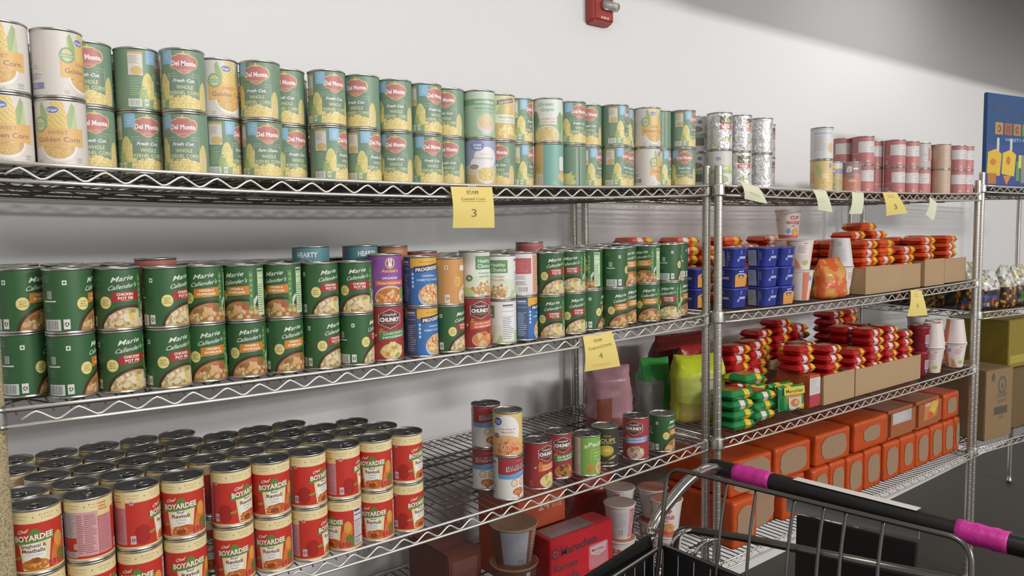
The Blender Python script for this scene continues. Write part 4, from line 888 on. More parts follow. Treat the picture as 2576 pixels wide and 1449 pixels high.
def tray(u, k, s0, s1, d0, d1, h, label, rz=0.0):
    t = .004; w, dp = s1 - s0, d1 - d0; mb = MB()
    q = [(0, 0, 0, .6), (0, 0, 0, .6)]
    mb.box(0, w, 0, t, 0, h); mb.box(0, w, dp - t, dp, 0, h); mb.box(0, t, t, dp - t, 0, h * .94); mb.box(w - t, w, t, dp - t, 0, h * .94); mb.box(t, w - t, t, dp - t, 0, t)
    o = bpy.data.objects.new('cardboard_tray', mb.mesh('cardboard_tray', M['kraft'], False)); C.objects.link(o); tag(o, label, 'cardboard tray', 'cardboard trays of noodle packs')
    o.location = at(u, k, s0, d0, .0006); o.rotation_euler = (0, 0, rotof(u) + rz)
    o.location.z = top_of(u, k, s0, s1) + .0004
    f = MB().box(0.012, w - .012, -.0003, 0, h - .0035, h - .0015); return o
def fold_case(name, w, dp, h, col, seed, bev=.014):
    bm = bmesh.new(); bmesh.ops.create_cube(bm, size=1)
    for v in bm.verts: v.co = Vector((v.co.x * w, v.co.y * dp, (v.co.z + .5) * h))
    bmesh.ops.bevel(bm, geom=list(bm.edges), offset=bev, segments=4, affect='EDGES', profile=.6)
    bmesh.ops.subdivide_edges(bm, edges=[e for e in bm.edges if e.calc_length() > .04], cuts=4, use_grid_fill=True)
    for v in bm.verts:
        n = nz(v.co, 28, seed) * .0022; c = v.co - Vector((0, 0, h / 2)); v.co += Vector((n if abs(c.x) > w * .47 else 0, n * .4 if abs(c.y) > dp * .47 else 0, n if c.z > h * .4 else 0))
    me = bpy.data.meshes.new(name); bm.to_mesh(me); bm.free()
    for p in me.polygons: p.use_smooth = True
    me.materials.append(material('film_' + name + str(seed), col, .32, bump=.22, bscale=45, var=.06, vscale=20)); return me
def window(w, h, seed, hole=.62, squash=1.0):
    q = random.Random(seed); pts = []
    for i in range(26):
        t = 2 * PI * i / 26; c, s = math.cos(t), math.sin(t); n = 3.4
        r = (abs(c) ** n + abs(s) ** n) ** (-1 / n); r *= 1 + q.uniform(-.05, .05); pts.append((c * r * w * .5 * hole * 1000, (h / 2 + s * r * h * .5 * squash * hole) * 1000))
    return pts
def case(u, k, s0, s1, d0, d1, dz, h, label, seed, hole=.66, rz=0.0, col='#c4501f', wincol='#9a7a5c', ww=None):
    w, dp = s1 - s0 - .007, d1 - d0
    o = bpy.data.objects.new('noodle_case', fold_case('noodle_case', w, dp, h, col, seed)); C.objects.link(o)
    tag(o, label, 'noodle case', 'wrapped noodle cases on the lowest far shelf'); o.location = at(u, k, (s0 + s1) / 2, (d0 + d1) / 2, 0); o.location.z = top_of(u, k, s0, s1) + dz + .001; o.rotation_euler = (0, 0, rotof(u) + rz)
    a = Art().poly(window(w if ww is None else ww, h, seed, hole), wincol)
    wm = a.mesh('cardboard_window', M['card'], flat_map((0, -dp / 2 - .0016, 0), (1, 0, 0), (0, 0, 1), (0, -1, 0)))
    link('cardboard_window', wm, o)['label'] = 'bare brown cardboard seen through the wrap'
    return o
# ---- macaroni tubs
def tub_proto():
    hb, ht, h = .0355, .042, .064; mb = MB(); N = 40
    def ring(a, z):
        out = []
        for i in range(N):
            t = 2 * PI * i / N; c, s = math.cos(t), math.sin(t); n = 6; r = (abs(c) ** n + abs(s) ** n) ** (-1 / n); out.append((a * c * r, a * s * r, z))
        return out
    prof = [(.03, .002), (hb - .002, 0), (hb, .002), (ht - .0006, h - .006), (ht + .0016, h - .005), (ht + .0018, h - .001), (ht, h)]
    vs = []; fs = []
    for a_, z in prof: vs += ring(a_, z)
    for i in range(len(prof) - 1):
        for k in range(N): l = (k + 1) % N; fs.append((i * N + k, i * N + l, (i + 1) * N + l, (i + 1) * N + k))
    fs.append(tuple(range(N - 1, -1, -1))); mb.add(vs, fs, lin('#4450ac'))
    o = bpy.data.objects.new('macaroni_tub', mb.mesh('macaroni_tub', M['film'])); C.objects.link(o); o['category'] = 'macaroni tub'
    lm = MB().add(ring(ht + .0008, h + .0004), [tuple(range(N))], lin('#4a569f'), False); lo = link('film_lid', lm.mesh('film_lid', M['film']), o)
    sl = (ht - hb) / h
    def side(rot):
        c, s = math.cos(rot), math.sin(rot); nx, ny = s, -c
        n = Vector((nx, ny, -sl)).normalized()
        return flat_map((nx * (hb + .0005), ny * (hb + .0005), .002), (c, s, 0), (nx * sl, ny * sl, 1), n)
    a = Art().poly([(-27, 1), (27, 1), (31, 36), (-31, 36)], '#e0973a').up().ell(0, 36, 31, 9, '#e0973a').up().ell(0, 36, 15, 7, '#2a2a52').up().ell(0, 40, 13, 6, '#4450ac').ell(0, 33, 9, 2.6, '#e9c05c').up()
    a.text('mac &', 0, 52, 6, '#eef0f6', 24, bold=.03).text('cheese', 0, 44, 5.6, '#eef0f6', 28, bold=.03)
    link('front_panel', a.mesh('front_panel', M['label'], side(0)), o)
    a = Art().rect(-26, 2, 6, 54, '#aab0c0').up().lines(-24, 16, 4, 52, 14, '#7d8496', 4, .35).rect(-20, 4, -6, 14, '#c9cdd6').up().bars(-19, 5, -7, 13, 8, '#5a6070').line(14, 2, 16, 56, 1, '#cfd4e6').lines(18, 20, 30, 50, 5, '#8f9ad0')
    link('facts_panel', a.mesh('facts_panel', M['label'], side(PI / 2)), o)
    a = Art().rect(-8, 26, 22, 34, '#aab2da').rect(-16, 18, -8, 26, '#d6daea').up().bars(-15, 19, -9, 25, 5, '#5a6498').lines(-4, 40, 8, 54, 4, '#8f9ad0')
    link('offer_panel', a.mesh('offer_panel', M['label'], side(PI)), o)
    link('offer_panel', a.mesh('offer_panel', M['label'], side(-PI / 2)), o)
    return o
TUB = tub_proto()
def tubs(s, d, turns, name):
    for i, t in enumerate(turns):
        place(TUB, at('B', 1, s, d, i * .0652 + .0006), rotof('B') + math.radians(t), '%s blue macaroni tub of the %s stack' % (('bottom', 'middle', 'top')[i], name), 'blue macaroni tubs')
tubs(.073, .178, [0, 0], 'rear left'); tubs(.176, .112, [90, 0, 180], 'middle'); tubs(.290, .074, [180, 180, 180], 'front'); tubs(.385, .074, [0, 180, 180], 'right-hand front')
# ---- cups and bowls
def cup_proto(name, kind, r0=.033, r1=.046, h=.107, lidcol='#d9c9c0'):
    st = (r1 - r0) / h
    b = MB().lathe([(0, .004), (r0 - .004, .003), (r0 - .002, 0), (r0, .001), (r1, h - .004)], 44)
    o = bpy.data.objects.new(name, b.mesh('cup_wall', M['white_rim'], True)); C.objects.link(o); o['category'] = 'noodle bowl' if 'bowl' in name else 'noodle cup'
    rm = MB().lathe([(r1 - .001, h - .005), (r1 + .003, h - .0035), (r1 + .0034, h - .001), (r1 + .002, h), (r1 - .002, h - .0003)], 44); link('rim', rm.mesh('rim', M['white_rim'] if 'bowl' not in name else M['kraft'], True), o)
    lm = MB().lathe([(r1 + .001, h + .0003), (r1 * .8, h + .0012), (0, h + .0006)], 36, lin(lidcol)); link('lid', lm.mesh('cup_lid', M['film']), o)
    H = h * 1000; a = Art(); a.z = 0; U = PI * max(r0, r1) * 1000
    if kind == 'cup':
        a.rect(-U, 3, U, H - 6, '#dfd6d2').up().rect(-U, 3, U, 14, '#c9434a').up()
        for i in range(60): a.rect(-U + i * U / 30, 26, -U + i * U / 30 + 1.2, 28, '#c9434a')
        a.rect(-34, 44, 34, 92, '#e9dfda').up().text('CUP', 2, 78, 15, '#b8343c', 36, bold=.05).text('NOODLES', 0, 60, 13, '#b8343c', 62, bold=.05).text('BEEF', 0, 47, 6, '#b8343c', 18, bold=.03).ell(-22, 28, 10, 10, '#6f9fd8').ell(12, 24, 22, 15, '#d9954a').up().blobs(12, 25, 18, 11, ['#e2b06a', '#c9783a', '#dca24e'], 24, 3.6, 3)
        a.rect(56, 8, 92, 92, '#cfc8c6').up().lines(58, 40, 90, 88, 14, '#a09a9a', 4, .4).rect(66, 10, 84, 36, '#dedada').up().bars(67, 12, 83, 34, 12, '#5e5a5a').rect(94, 8, 112, 96, '#c9727a').lines(96, 12, 110, 92, 14, '#e6c2c4').ell(-70, 70, 20, 16, '#e3d8d4').text('CUP', -74, 70, 9, '#c05058', 22, bold=.04)
    elif kind == 'orange':
        a.rect(-U, 3, U, H - 6, '#e4d8d4').up().rect(-70, 3, -44, H - 6, '#dd7c54').rect(54, 3, 84, 60, '#dd7c54').up().poly([(-30, 4), (0, 4), (-14, 30), (-30, 44)], '#e08a62').rect(6, 70, 22, 96, '#e08a62').rect(-20, 55, 30, 92, '#e9e2de').up().lines(-16, 60, 26, 88, 6, '#c9958a').ell(-38, 80, 9, 9, '#7f9fd0').ell(16, 26, 14, 9, '#b5c04a').lines(48, 64, 80, 96, 6, '#b7a8a4')
    elif kind == 'plain':
        a.rect(-U, 3, U, H - 6, '#d9d4d2').up().rect(-30, 10, 30, H - 14, '#cfcccc').up().lines(-26, 40, 26, H - 20, 12, '#aaa6a6', 4, .35).rect(-8, 14, 14, 34, '#e2e0de').up().bars(-7, 15, 13, 33, 14, '#5a5656').rect(34, 8, 56, H - 10, '#c9596a').up().lines(36, 12, 54, H - 16, 12, '#e6c6ca')
    elif kind == 'brown':
        a.rect(-U, 3, U, H - 6, '#7a4a38').up().text('tonkotsu', -8, H * .62, 14, '#d8b58a', 66, bold=.02).rect(-40, 18, 40, 40, '#a83a34').up().rect(16, H * .68, 34, H * .84, '#e9e2d8').up().rect(18, H * .7, 32, H * .82, '#3a3a40').rect(52, 6, 66, H - 12, '#d8d3d6')
    elif kind == 'grey':
        a.rect(-U, 3, U, H - 6, '#7a4a38').up().rect(-38, 6, 46, H - 8, '#a9abb4').up().lines(-34, 30, 40, H - 14, 12, '#989aa4', 4, .35).rect(12, 8, 36, 22, '#b9bac0').up().bars(13, 9, 35, 21, 14, '#4a4a50').rect(60, 6, 84, H - 8, '#b9a08c').up().lines(62, 10, 82, H - 12, 9, '#6d4a3a')
    f, stp = cyl_map(r0 * 1000 + .45, r1 * 1000 + .45, H - 4)
    link('printed_wrap', a.mesh('printed_wrap_' + kind, M['foam'], f, stp), o); return o
CUP_N = cup_proto('noodle_cup', 'cup', lidcol='#c9836c'); CUP_O = cup_proto('noodle_cup', 'orange', lidcol='#e0d6cc'); CUP_P = cup_proto('noodle_cup', 'plain', lidcol='#b9a092')
BOWL_B = cup_proto('noodle_bowl', 'brown', .046, .064, .147, '#8a5a3c'); BOWL_G = cup_proto('noodle_bowl', 'grey', .048, .064, .108, '#96684a')
def put(proto, u, k, s, d, dz, turn, label, group, flip=False, lean=(0, 0)):
    F, a = frame(u); p = at(u, k, s, d, dz)
    a0 = math.atan2(CAM_XY[0] - p[0], -(CAM_XY[1] - p[1])) + math.radians(turn)
    return place(proto, p, label=label, group=group, rot=((PI + lean[0]) if flip else lean[0], lean[1], a0))
# lowest shelf of the nearest unit
put(BOWL_B, 'A', 3, 1.150, .165, .001, -15, 'dark brown tonkotsu noodle bowl under the grey-panelled bowl', 'noodle bowls'); put(BOWL_G, 'A', 3, 1.150, .165, .1495, 0, 'grey-panelled noodle bowl stacked on the dark brown bowl', 'noodle bowls')
for s, d, lo, t0, up, t1, w in [(1.553, .150, CUP_N, -20, CUP_P, 0, 'nearest the red noodle box'), (1.655, .245, CUP_P, 20, CUP_P, -70, 'behind the first cup stack'), (1.688, .078, CUP_N, -75, CUP_N, -5, 'in front of the paired posts'), (1.733, .174, CUP_N, 40, CUP_N, 90, 'hard against the paired posts')]:
    put(lo, 'A', 3, s, d, .001, t0, 'lower noodle cup of the stack %s' % w, 'noodle cups on the lowest shelf'); put(up, 'A', 3, s, d, .1095, t1, 'upper noodle cup of the stack %s' % w, 'noodle cups on the lowest shelf')
# middle shelf of the middle unit
G2 = 'cups among the orange packs'
put(CUP_O, 'B', 1, .560, .105, .001, 100, 'orange noodle cup wrapped in yellow film beside the blue tubs', G2); put(CUP_O, 'B', 1, .560, .105, .1095, 10, 'white-topped orange noodle cup beside the blue tubs', G2)
put(CUP_N, 'B', 1, .640, .205, .2185, 30, 'pink noodle cup rising topmost above the blue tubs', G2); put(CUP_O, 'B', 1, .640, .205, .1095, 80, 'orange noodle cup under the topmost pink cup', G2); put(CUP_P, 'B', 1, .640, .205, .001, 80, 'plain noodle cup at the bottom below the topmost pink cup', G2)
put(CUP_O, 'B', 1, .855, .120, .001, 60, 'pink and orange noodle cup beside the first cardboard tray', G2); put(CUP_P, 'B', 1, .855, .120, .217, 180, 'white noodle cup upside down beside the first cardboard tray', G2, True)
G3 = 'white noodle cups at the end of the red pack shelf'
for i, (s, d) in enumerate([(1.535, .075), (1.650, .122), (1.733, .066)]):
    w = ('nearest the red packs', 'in the middle', 'by the far posts')[i]
    put(CUP_O, 'B', 2, s, d, .001, (0, 60, 20)[i], 'lower white noodle cup %s of the red pack shelf' % w, G3); put(CUP_O, 'B', 2, s, d, .2175, (20, 150, 60)[i], 'upturned white noodle cup %s of the red pack shelf' % w, G3, True)
put(CUP_P, 'B', 2, 1.735, .23, .001, 60, 'white noodle cup in the rear row by the far posts', G3); put(CUP_P, 'B', 2, 1.735, .23, .1095, 60, 'upper white noodle cup in the rear row by the far posts', G3)
def redcup(s, d, dz, label):
    b = MB().lathe([(0, 0), (.03, 0), (.036, .006), (.041, .09), (.046, .098), (.044, .105), (.02, .108), (0, .107)], 28)
    o = link('wrapped_cup', b.mesh('wrapped_cup', M['redfilm'], True)); o.location = at('B', 2, s, d, dz); tag(o, label, 'noodle cup', 'red wrapped cups')
    a = Art().rect(-20, 30, 24, 70, '#b9a0a6').up().lines(-16, 36, 20, 64, 5, '#8a6a78').ell(-8, 22, 8, 7, '#6a80b8'); f, st = cyl_map(36.6, 41.2, 90); link('printed_wrap', a.mesh('printed_wrap', M['foam'], f, st), o)
M['redfilm'] = material('red_clear_film', '#8e2a34', .2, bump=.4, bscale=40)
redcup(1.432, .085, .001, 'lower red film-wrapped cup left of the white cups'); redcup(1.432, .085, .1085, 'upper red film-wrapped cup left of the white cups')
# ---- orange packs and trays (middle shelf)
TR = 'cardboard trays of noodle packs'
tray('B', 1, .905, 1.180, .045, .40, .105, 'first cardboard tray past the noodle cups, orange packs heaped in it')
tray('B', 1, 1.186, 1.367, .055, .40, .100, 'shaded cardboard tray second past the noodle cups'); tray('B', 1, 1.370, 1.548, .040, .40, .112, 'third cardboard tray past the noodle cups, tall front'); tray('B', 1, 1.562, 1.772, .045, .40, .105, 'last cardboard tray of orange packs beside the far posts')
GO = 'orange noodle packs'
for s0, s1, n, w in ((.905, 1.180, 6, 'first'), (1.188, 1.366, 5, 'second'), (1.370, 1.548, 6, 'third'), (1.562, 1.772, 6, 'last')):
    cols = [s0 + (s1 - s0) * .265, s0 + (s1 - s0) * .735] if s1 - s0 > .25 else [(s0 + s1) / 2]
    for s in cols:
        for r in range(3 if len(cols) > 1 else 2): packs(P_OR, 'B', 1, s, .108 + r * .098, n, 'orange noodle pack in the %s cardboard tray' % w, GO, .0015, .008)
packs(P_OR, 'B', 1, 1.00, .17, 1, 'orange noodle pack lying on top of the first tray heap', GO, .003, .205); packs(P_OR, 'B', 1, 1.15, .16, 1, 'orange noodle pack bridging the first and second trays', GO, .003, .205, .02); packs(P_OR, 'B', 1, 1.08, .17, 1, 'topmost orange noodle pack of the heap', GO, 0, .2385, .04)
for i in range(7):
    for r in range(2): packs(P_OR, 'B', 1, .055 + i * .126, .335 + r * .098, 6 + (i * 5 + r) % 2, 'orange noodle pack in the pile behind the blue tubs', 'orange noodle packs behind the tubs', .006)
# ---- red packs and trays (third shelf)
tray('B', 2, .628, .838, .045, .36, .108, 'short cardboard tray of red packs beside the upright packs'); tray('B', 2, .846, 1.366, .045, .36, .102, 'long cardboard tray heaped with red packs')
GR_ = 'red noodle packs'
for s in (.69, .775):
    pass
for r in range(2): packs(P_RD, 'B', 2, .733, .108 + r * .1, 6, 'red noodle pack in the short cardboard tray', GR_, .002, .008)
for i in range(4):
    for r in range(2): packs(P_RD, 'B', 2, .915 + i * .1265, .108 + r * .1, (5, 7, 7, 6)[i], 'red noodle pack in the long cardboard tray', GR_, .002, .008, .03)
for i in range(2): packs(P_RD, 'B', 2, .355 + i * .128, .240 + .016 * i, 7, 'red noodle pack stacked behind the upright green packs', GR_, .003)
packs(P_RD, 'B', 2, .578, .125, 3, 'red noodle pack lying on the white and red multipack', GR_, .003, .118)
for i in range(3): packs(P_RD, 'B', 2, .76 + i * .13, .418, 7 + i % 2, 'red noodle pack in the back row of the third shelf', GR_, .006)
packs(P_RD, 'B', 2, 1.30, .42, 8, 'red noodle pack piled behind the white cups', GR_, .005); packs(P_RD, 'B', 2, 1.43, .42, 8, 'red noodle pack piled behind the white cups', GR_, .005)
# ---- green packs
GG = 'green noodle packs'
packs(P_GR, 'B', 2, .128, .066, 4, 'green noodle pack in the pile beside the paired posts', GG, .004); packs(P_GR, 'B', 2, .285, .095, 3, 'green noodle pack in the second pile from the paired posts', GG, .004); packs(P_GR, 'B', 2, .200, .075, 1, 'green noodle pack lying across both green piles', GG, 0, .137, .03)
def upright(s, d, lean, label, turn=0):
    l = at('B', 2, s, d, .0545); place(P_GR, l, label=label, group=GG, rot=(PI / 2 + lean, 0, rotof('B') + turn))
UP = []
for s, d, ln, tr, lb in ((.390, .162, -.10, .05, 'green noodle pack standing upright behind the second pile'), (.474, .078, -.08, -.2, 'green noodle pack standing upright at the shelf edge'), (.484, .128, -.08, -.1, 'green noodle pack standing upright behind the one at the edge')):
    o = bpy.data.objects.new('upright_noodle_pack', P_GR.data); C.objects.link(o); tag(o, lb, 'noodle pack', GG); o.location = at('B', 2, s, d, .0475); o.rotation_euler = (PI / 2 + ln, 0, rotof('B') + tr)
    a = Art().rect(-48, 14, 48, 40, '#d9c73a').up().text('Maruchan', 0, 27, 13, '#2f3a2a', 80, bold=.02).up().rect(-30, -34, 30, 4, '#c8bda8').up().ell(0, -16, 20, 14, '#b5702f').ell(6, -14, 9, 8, '#d99a4a')
    link('printed_front', a.mesh('printed_front', M['film'], flat_map((0, 0, .0185), (1, 0, 0), (0, 1, 0), (0, 0, 1))), o)
def printed_box(name, cat, u, k, s0, s1, d0, d1, dz, h, col, front=None, left=None, top=None, label='', rz=0.0, mat='card', bev=.003):
    w, dp = s1 - s0, d1 - d0
    bm = bmesh.new(); bmesh.ops.create_cube(bm, size=1)
    for v in bm.verts: v.co = Vector((v.co.x * w, v.co.y * dp, (v.co.z + .5) * h))
    bmesh.ops.bevel(bm, geom=list(bm.edges), offset=bev, segments=2, affect='EDGES')
    me = bpy.data.meshes.new(name); bm.to_mesh(me); bm.free(); at_ = me.color_attributes.new('col', 'FLOAT_COLOR', 'CORNER')
    at_.data.foreach_set('color', list(lin(col)) * len(me.loops)); me.materials.append(M[mat])
    o = bpy.data.objects.new(name, me); C.objects.link(o); tag(o, label, cat); o.location = at(u, k, (s0 + s1) / 2, (d0 + d1) / 2, 0); o.location.z = top_of(u, k, s0, s1) + dz + .001; o.rotation_euler = (0, 0, rotof(u) + rz)
    if front: link('printed_front', front.mesh('printed_front', M[mat], flat_map((0, -dp / 2 - .0004, 0), (1, 0, 0), (0, 0, 1), (0, -1, 0))), o)
    if left: link('printed_side', left.mesh('printed_side', M[mat], flat_map((-w / 2 - .0004, 0, 0), (0, -1, 0), (0, 0, 1), (-1, 0, 0))), o)
    if top: link('printed_top', top.mesh('printed_top', M[mat], flat_map((0, 0, h + .0004), (1, 0, 0), (0, 1, 0), (0, 0, 1))), o)
    return o
printed_box('noodle_multipack', 'noodle multipack', 'B', 2, .552, .622, .055, .19, 0, .115, '#c45a3a', Art().rect(-34, 45, 34, 106, '#d8d3d0').up().lines(-31, 52, 31, 102, 9, '#b5b0ae', 4, .35).rect(-34, 6, 34, 44, '#b8364a'), None, Art().rect(0, 20, 33, 64, '#e2a53a'), 'white and red noodle multipack standing beside the short cardboard tray', mat='film')
# ---- lowest shelf, nearest unit: red box and cartons
fr = Art().text('Maruchan', -14, 150, 26, '#4a2030', 140, bold=.03, slope=.05).ell(-104, 145, 15, 15, '#5a2636').up().ell(-104, 145, 10, 10, '#d0303a').up().ell(-104, 145, 5, 5, '#5a2636').text('Ramen', -66, 104, 24, '#5a2636', 92, bold=.02).text('Noodle', -62, 70, 24, '#5a2636', 96, bold=.02).text('Soup', -74, 36, 24, '#5a2636', 68, bold=.02).text('12', 40, 30, 40, '#5a2636', 62, bold=.02)
fr.rrect(24, 60, 104, 134, 8, '#d9707a').up().poly([(30, 126), (98, 132), (94, 104), (64, 96), (34, 104)], '#dcb9bd').up().text('Maruchan', 62, 116, 9, '#8a4050', 50, bold=.02).text('Ramen', 62, 105, 5, '#8a4050', 22).rrect(36, 66, 92, 96, 5, '#c97f86')
printed_box('noodle_box', 'noodle box', 'A', 3, 1.240, 1.490, .118, .205, 0, .188, '#c42a32', fr, None, Art().rect(-110, -34, 60, 36, '#8a6f70').up().lines(-104, -28, 54, 30, 9, '#a68f90'), 'bright red ramen noodle soup box on the lowest shelf', mat='film')
printed_box('noodle_carton', 'noodle carton', 'A', 3, 1.235, 1.425, .255, .45, 0, .262, '#b8502f', Art().text('24', 8, 232, 30, '#e0b49a', 44, bold=.02).text('PACK', 58, 240, 12, '#e0b49a', 34, bold=.02).text('3.5 OZ', 60, 222, 12, '#e0b49a', 40, bold=.02), None, None, 'orange 24 pack carton behind the red noodle box')
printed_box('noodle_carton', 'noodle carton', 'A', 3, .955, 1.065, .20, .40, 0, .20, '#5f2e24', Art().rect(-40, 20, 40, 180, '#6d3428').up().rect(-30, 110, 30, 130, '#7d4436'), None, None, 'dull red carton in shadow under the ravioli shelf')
# ---- wrapped cases, lowest shelf of the middle unit
for i, (s0, s1, d0, hl, h) in enumerate([(.085, .220, .030, .70, .158), (.222, .415, .095, .95, .158), (.418, .562, .070, .62, .154), (.572, .690, .050, .70, .158), (.692, .806, .052, .72, .158), (.808, .935, .05, .72, .156), (.937, 1.072, .05, .7, .158), (1.086, 1.222, .05, .72, .157), (1.224, 1.356, .05, .6, .158), (1.358, 1.487, .05, .72, .156), (1.489, 1.612, .05, .72, .158), (1.614, 1.722, .05, .72, .157), (1.724, 1.780, .05, .7, .157)]):
    case('B', 3, s0, s1, d0, d0 + .30, 0, h, '%s orange-wrapped noodle case from the paired posts, bottom row%s' % (ORD[i + 1].capitalize() if False else ORD[i + 1], ', mostly bare cardboard' if i == 1 else ''), 20 + i, hl, ww=None)
TOPC = [(.100, .338, .86), (.348, .572, .74), (.598, .840, .72), (.866, 1.124, .50), (1.134, 1.364, 0), (1.372, 1.606, 0), (1.618, 1.776, .60)]
for i, (s0, s1, hl) in enumerate(TOPC):
    if hl: case('B', 3, s0, s1, .055, .33, .1605, .118, '%s orange-wrapped noodle case from the paired posts, upper row' % ORD[i + 1], 50 + i, hl)
    else:
        ar = Art().rect(-90, 60, 70, 108, '#b5b2b4').up().lines(-84, 66, 64, 104, 6, '#d6d4d4', 3, .5) if i == 4 else Art().poly([(-60, 30), (60, 40), (80, 112), (-50, 104)], '#c9813f').up().poly([(-10, 70), (40, 50), (76, 100), (20, 108)], '#e0b73c').ell(0, 50, 24, 14, '#d8552e').lines(-50, 90, 30, 106, 3, '#d8d2cc')
        printed_box('noodle_case', 'noodle case', 'B', 3, s0, s1, .055, .33, .1605, .118, '#a8643f', ar, None, None, 'clear-wrapped noodle case with a %s on the upper row' % ('silver-grey label' if i == 4 else 'yellow and orange picture'), mat='film', bev=.012)
# ---- bags
def bag(name, u, k, s, d, w, h, dp, colf, label, rz=0.0, seed=1, cat='noodle bag', mat='film', top=.55, dz=0.0):
    N, K = 30, 16; mb = MB(); vs = []; fs = []; cs = []
    for j in range(K + 1):
        t = j / K; e = (1 - abs(2 * min(t, 1) - .9) ** 4.5) if t < .95 else .0
        kx = 1.0 - .10 * (t > .7) * (t - .7) / .3; ky = (1 - (max(0, t - top) / (1 - top)) ** 1.6 * .97) * (1 if t > .06 else .8 + 3.3 * t)
        for i in range(N):
            a = 2 * PI * i / N; c, s_ = math.cos(a), math.sin(a); n = 3.2; r = (abs(c) ** n + abs(s_) ** n) ** (-1 / n)
            p = Vector((w / 2 * c * r * kx, dp / 2 * s_ * r * max(ky, .03), h * t))
            q = nz(p, 16, seed) * .010 + nz(p, 42, seed + 3) * .005; p += Vector((c * q, s_ * q * max(ky, .2), (q * .8 if t > .1 else max(q * .2, 0)))); p.z = max(p.z, 0)
            vs.append(p)
    for j in range(K):
        for i in range(N):
            l = (i + 1) % N; fs.append((j * N + i, j * N + l, (j + 1) * N + l, (j + 1) * N + i)); cs.append(lin(colf(2 * PI * (i + .5) / N, (j + .5) / K)))
    fs += [tuple(range(N - 1, -1, -1)), tuple(K * N + i for i in range(N))]; cs += [cs[0], cs[-1]]
    mb.v = vs; mb.f = fs; mb.c = cs; mb.sm = [True] * len(fs)
    o = link(name, mb.mesh(name, M[mat])); tag(o, label, cat); o.location = at(u, k, s, d, dz); o.location.z = top_of(u, k, s - w / 2, s + w / 2) + dz + .001; o.rotation_euler = (0, 0, rotof(u) + rz); return o
def decal(o, art, dp, y=None, mat='film', z=0.0): link('printed_panel', art.mesh('printed_panel', M[mat], flat_map((0, -(dp / 2 + .008) if y is None else y, z), (1, 0, 0), (0, 0, 1), (0, -1, 0))), o)
deg = lambda a: math.degrees(a) % 360
bag('noodle_bag', 'A', 2, 1.700, .335, .15, .205, .11, lambda a, t: '#b98a92' if t > .2 and not (230 < deg(a) < 262 and t < .5) else ('#9a5a4a' if t < .5 else '#a8707c'), 'dusty pink noodle bag at the back of the third shelf', -.5, 3, top=.8)
b = bag('noodle_bag', 'B', 2, .085, .365, .115, .195, .09, lambda a, t: '#3fa04a' if t > .62 or 285 < deg(a) < 310 else '#9a9c98', 'green-topped clear noodle bag between the pink and lime bags', -.4, 7)
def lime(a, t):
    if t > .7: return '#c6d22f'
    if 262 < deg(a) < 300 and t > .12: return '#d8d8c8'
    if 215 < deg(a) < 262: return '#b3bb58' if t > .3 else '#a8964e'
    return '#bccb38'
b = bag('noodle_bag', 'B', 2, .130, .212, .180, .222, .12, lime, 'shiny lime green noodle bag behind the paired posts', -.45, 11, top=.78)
a = Art().ell(0, 150, 11, 11, '#cf4436').up().ell(0, 150, 6, 6, '#e6e2d6').up().poly([(20, 150), (24, 142), (28, 150)], '#cf4436'); decal(b, a, .12, -.066)
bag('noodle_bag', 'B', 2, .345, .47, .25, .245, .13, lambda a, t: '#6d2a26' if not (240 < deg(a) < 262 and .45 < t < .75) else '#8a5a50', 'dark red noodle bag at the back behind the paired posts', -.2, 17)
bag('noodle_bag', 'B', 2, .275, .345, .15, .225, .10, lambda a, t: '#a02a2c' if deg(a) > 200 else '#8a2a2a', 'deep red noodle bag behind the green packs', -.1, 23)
bag('noodle_bag', 'A', 3, 1.69, .42, .16, .27, .12, lambda a, t: '#8e3024', 'dark orange noodle bag behind the noodle cups', -.2, 27)
b = bag('noodle_bag', 'B', 1, .715, .085, .125, .145, .085, lambda a, t: '#d45f30' if noise.noise(Vector((math.cos(a) * 2, math.sin(a) * 2, t * 4))) < .16 else '#cf9448', 'crumpled orange noodle bag before the first cardboard tray', -.1, 31, dz=.0)
# ---- far unit
fr = Art(); fr.z = 0
for i in range(22):
    q = random.Random(i); fr.ell(q.uniform(-330, 330), q.uniform(300, 380), q.uniform(14, 30), q.uniform(10, 18), '#1f3f6e', 14)
fr.rect(-340, 10, 340, 190, '#2b3f8a').up()
for i, c in enumerate(['#b98a4a', '#9a5a34', '#a87a3c', '#6f8a3c', '#a8623a', '#b5834a', '#94502e']): fr.rect(-270 + i * 78, 238, -204 + i * 78, 292, c); fr.up().ell(-237 + i * 78, 264, 17, 17, '#6d4a2a').up().ell(-237 + i * 78 + (i % 3) * 5 - 5, 264, 8, 10, c)
fr.text('VARIETY PACK', -60, 218, 16, '#9fb6d8', 250, bold=.02)
for x in (-252, -140, 40): fr.rect(x, 160, x + 20, 222, '#cfd0cc')
for x, c in ((-330, '#d9b52c'), (-205, '#e0bd30')): fr.poly([(x, 60), (x + 110, 50), (x + 122, 150), (x + 70, 172), (x + 6, 156)], c)
fr.up().ell(-280, 112, 26, 15, '#c97a2c').ell(-150, 122, 18, 20, '#c9702e').rect(-320, 14, -250, 62, '#b5702c').poly([(-190, 52), (-120, 54), (-160, 10)], '#d0872f').rect(-78, 30, -50, 120, '#5a9a4a').rect(-60, 90, -36, 150, '#d8d03a').rect(-36, 20, 10, 150, '#8a8a7c').rect(30, 60, 120, 180, '#4a5a9a')
printed_box('snack_box', 'snack box', 'C', 0, .034, .72, .030, .046, 0, .42, '#2a5080', fr, None, None, 'big blue variety snack box on top of the far unit', mat='card')
TB = ['#2f7a3a', '#3a4f9a', '#b0432a', '#c9a02f', '#5a3a24', '#2a2a2a', '#c9742f']
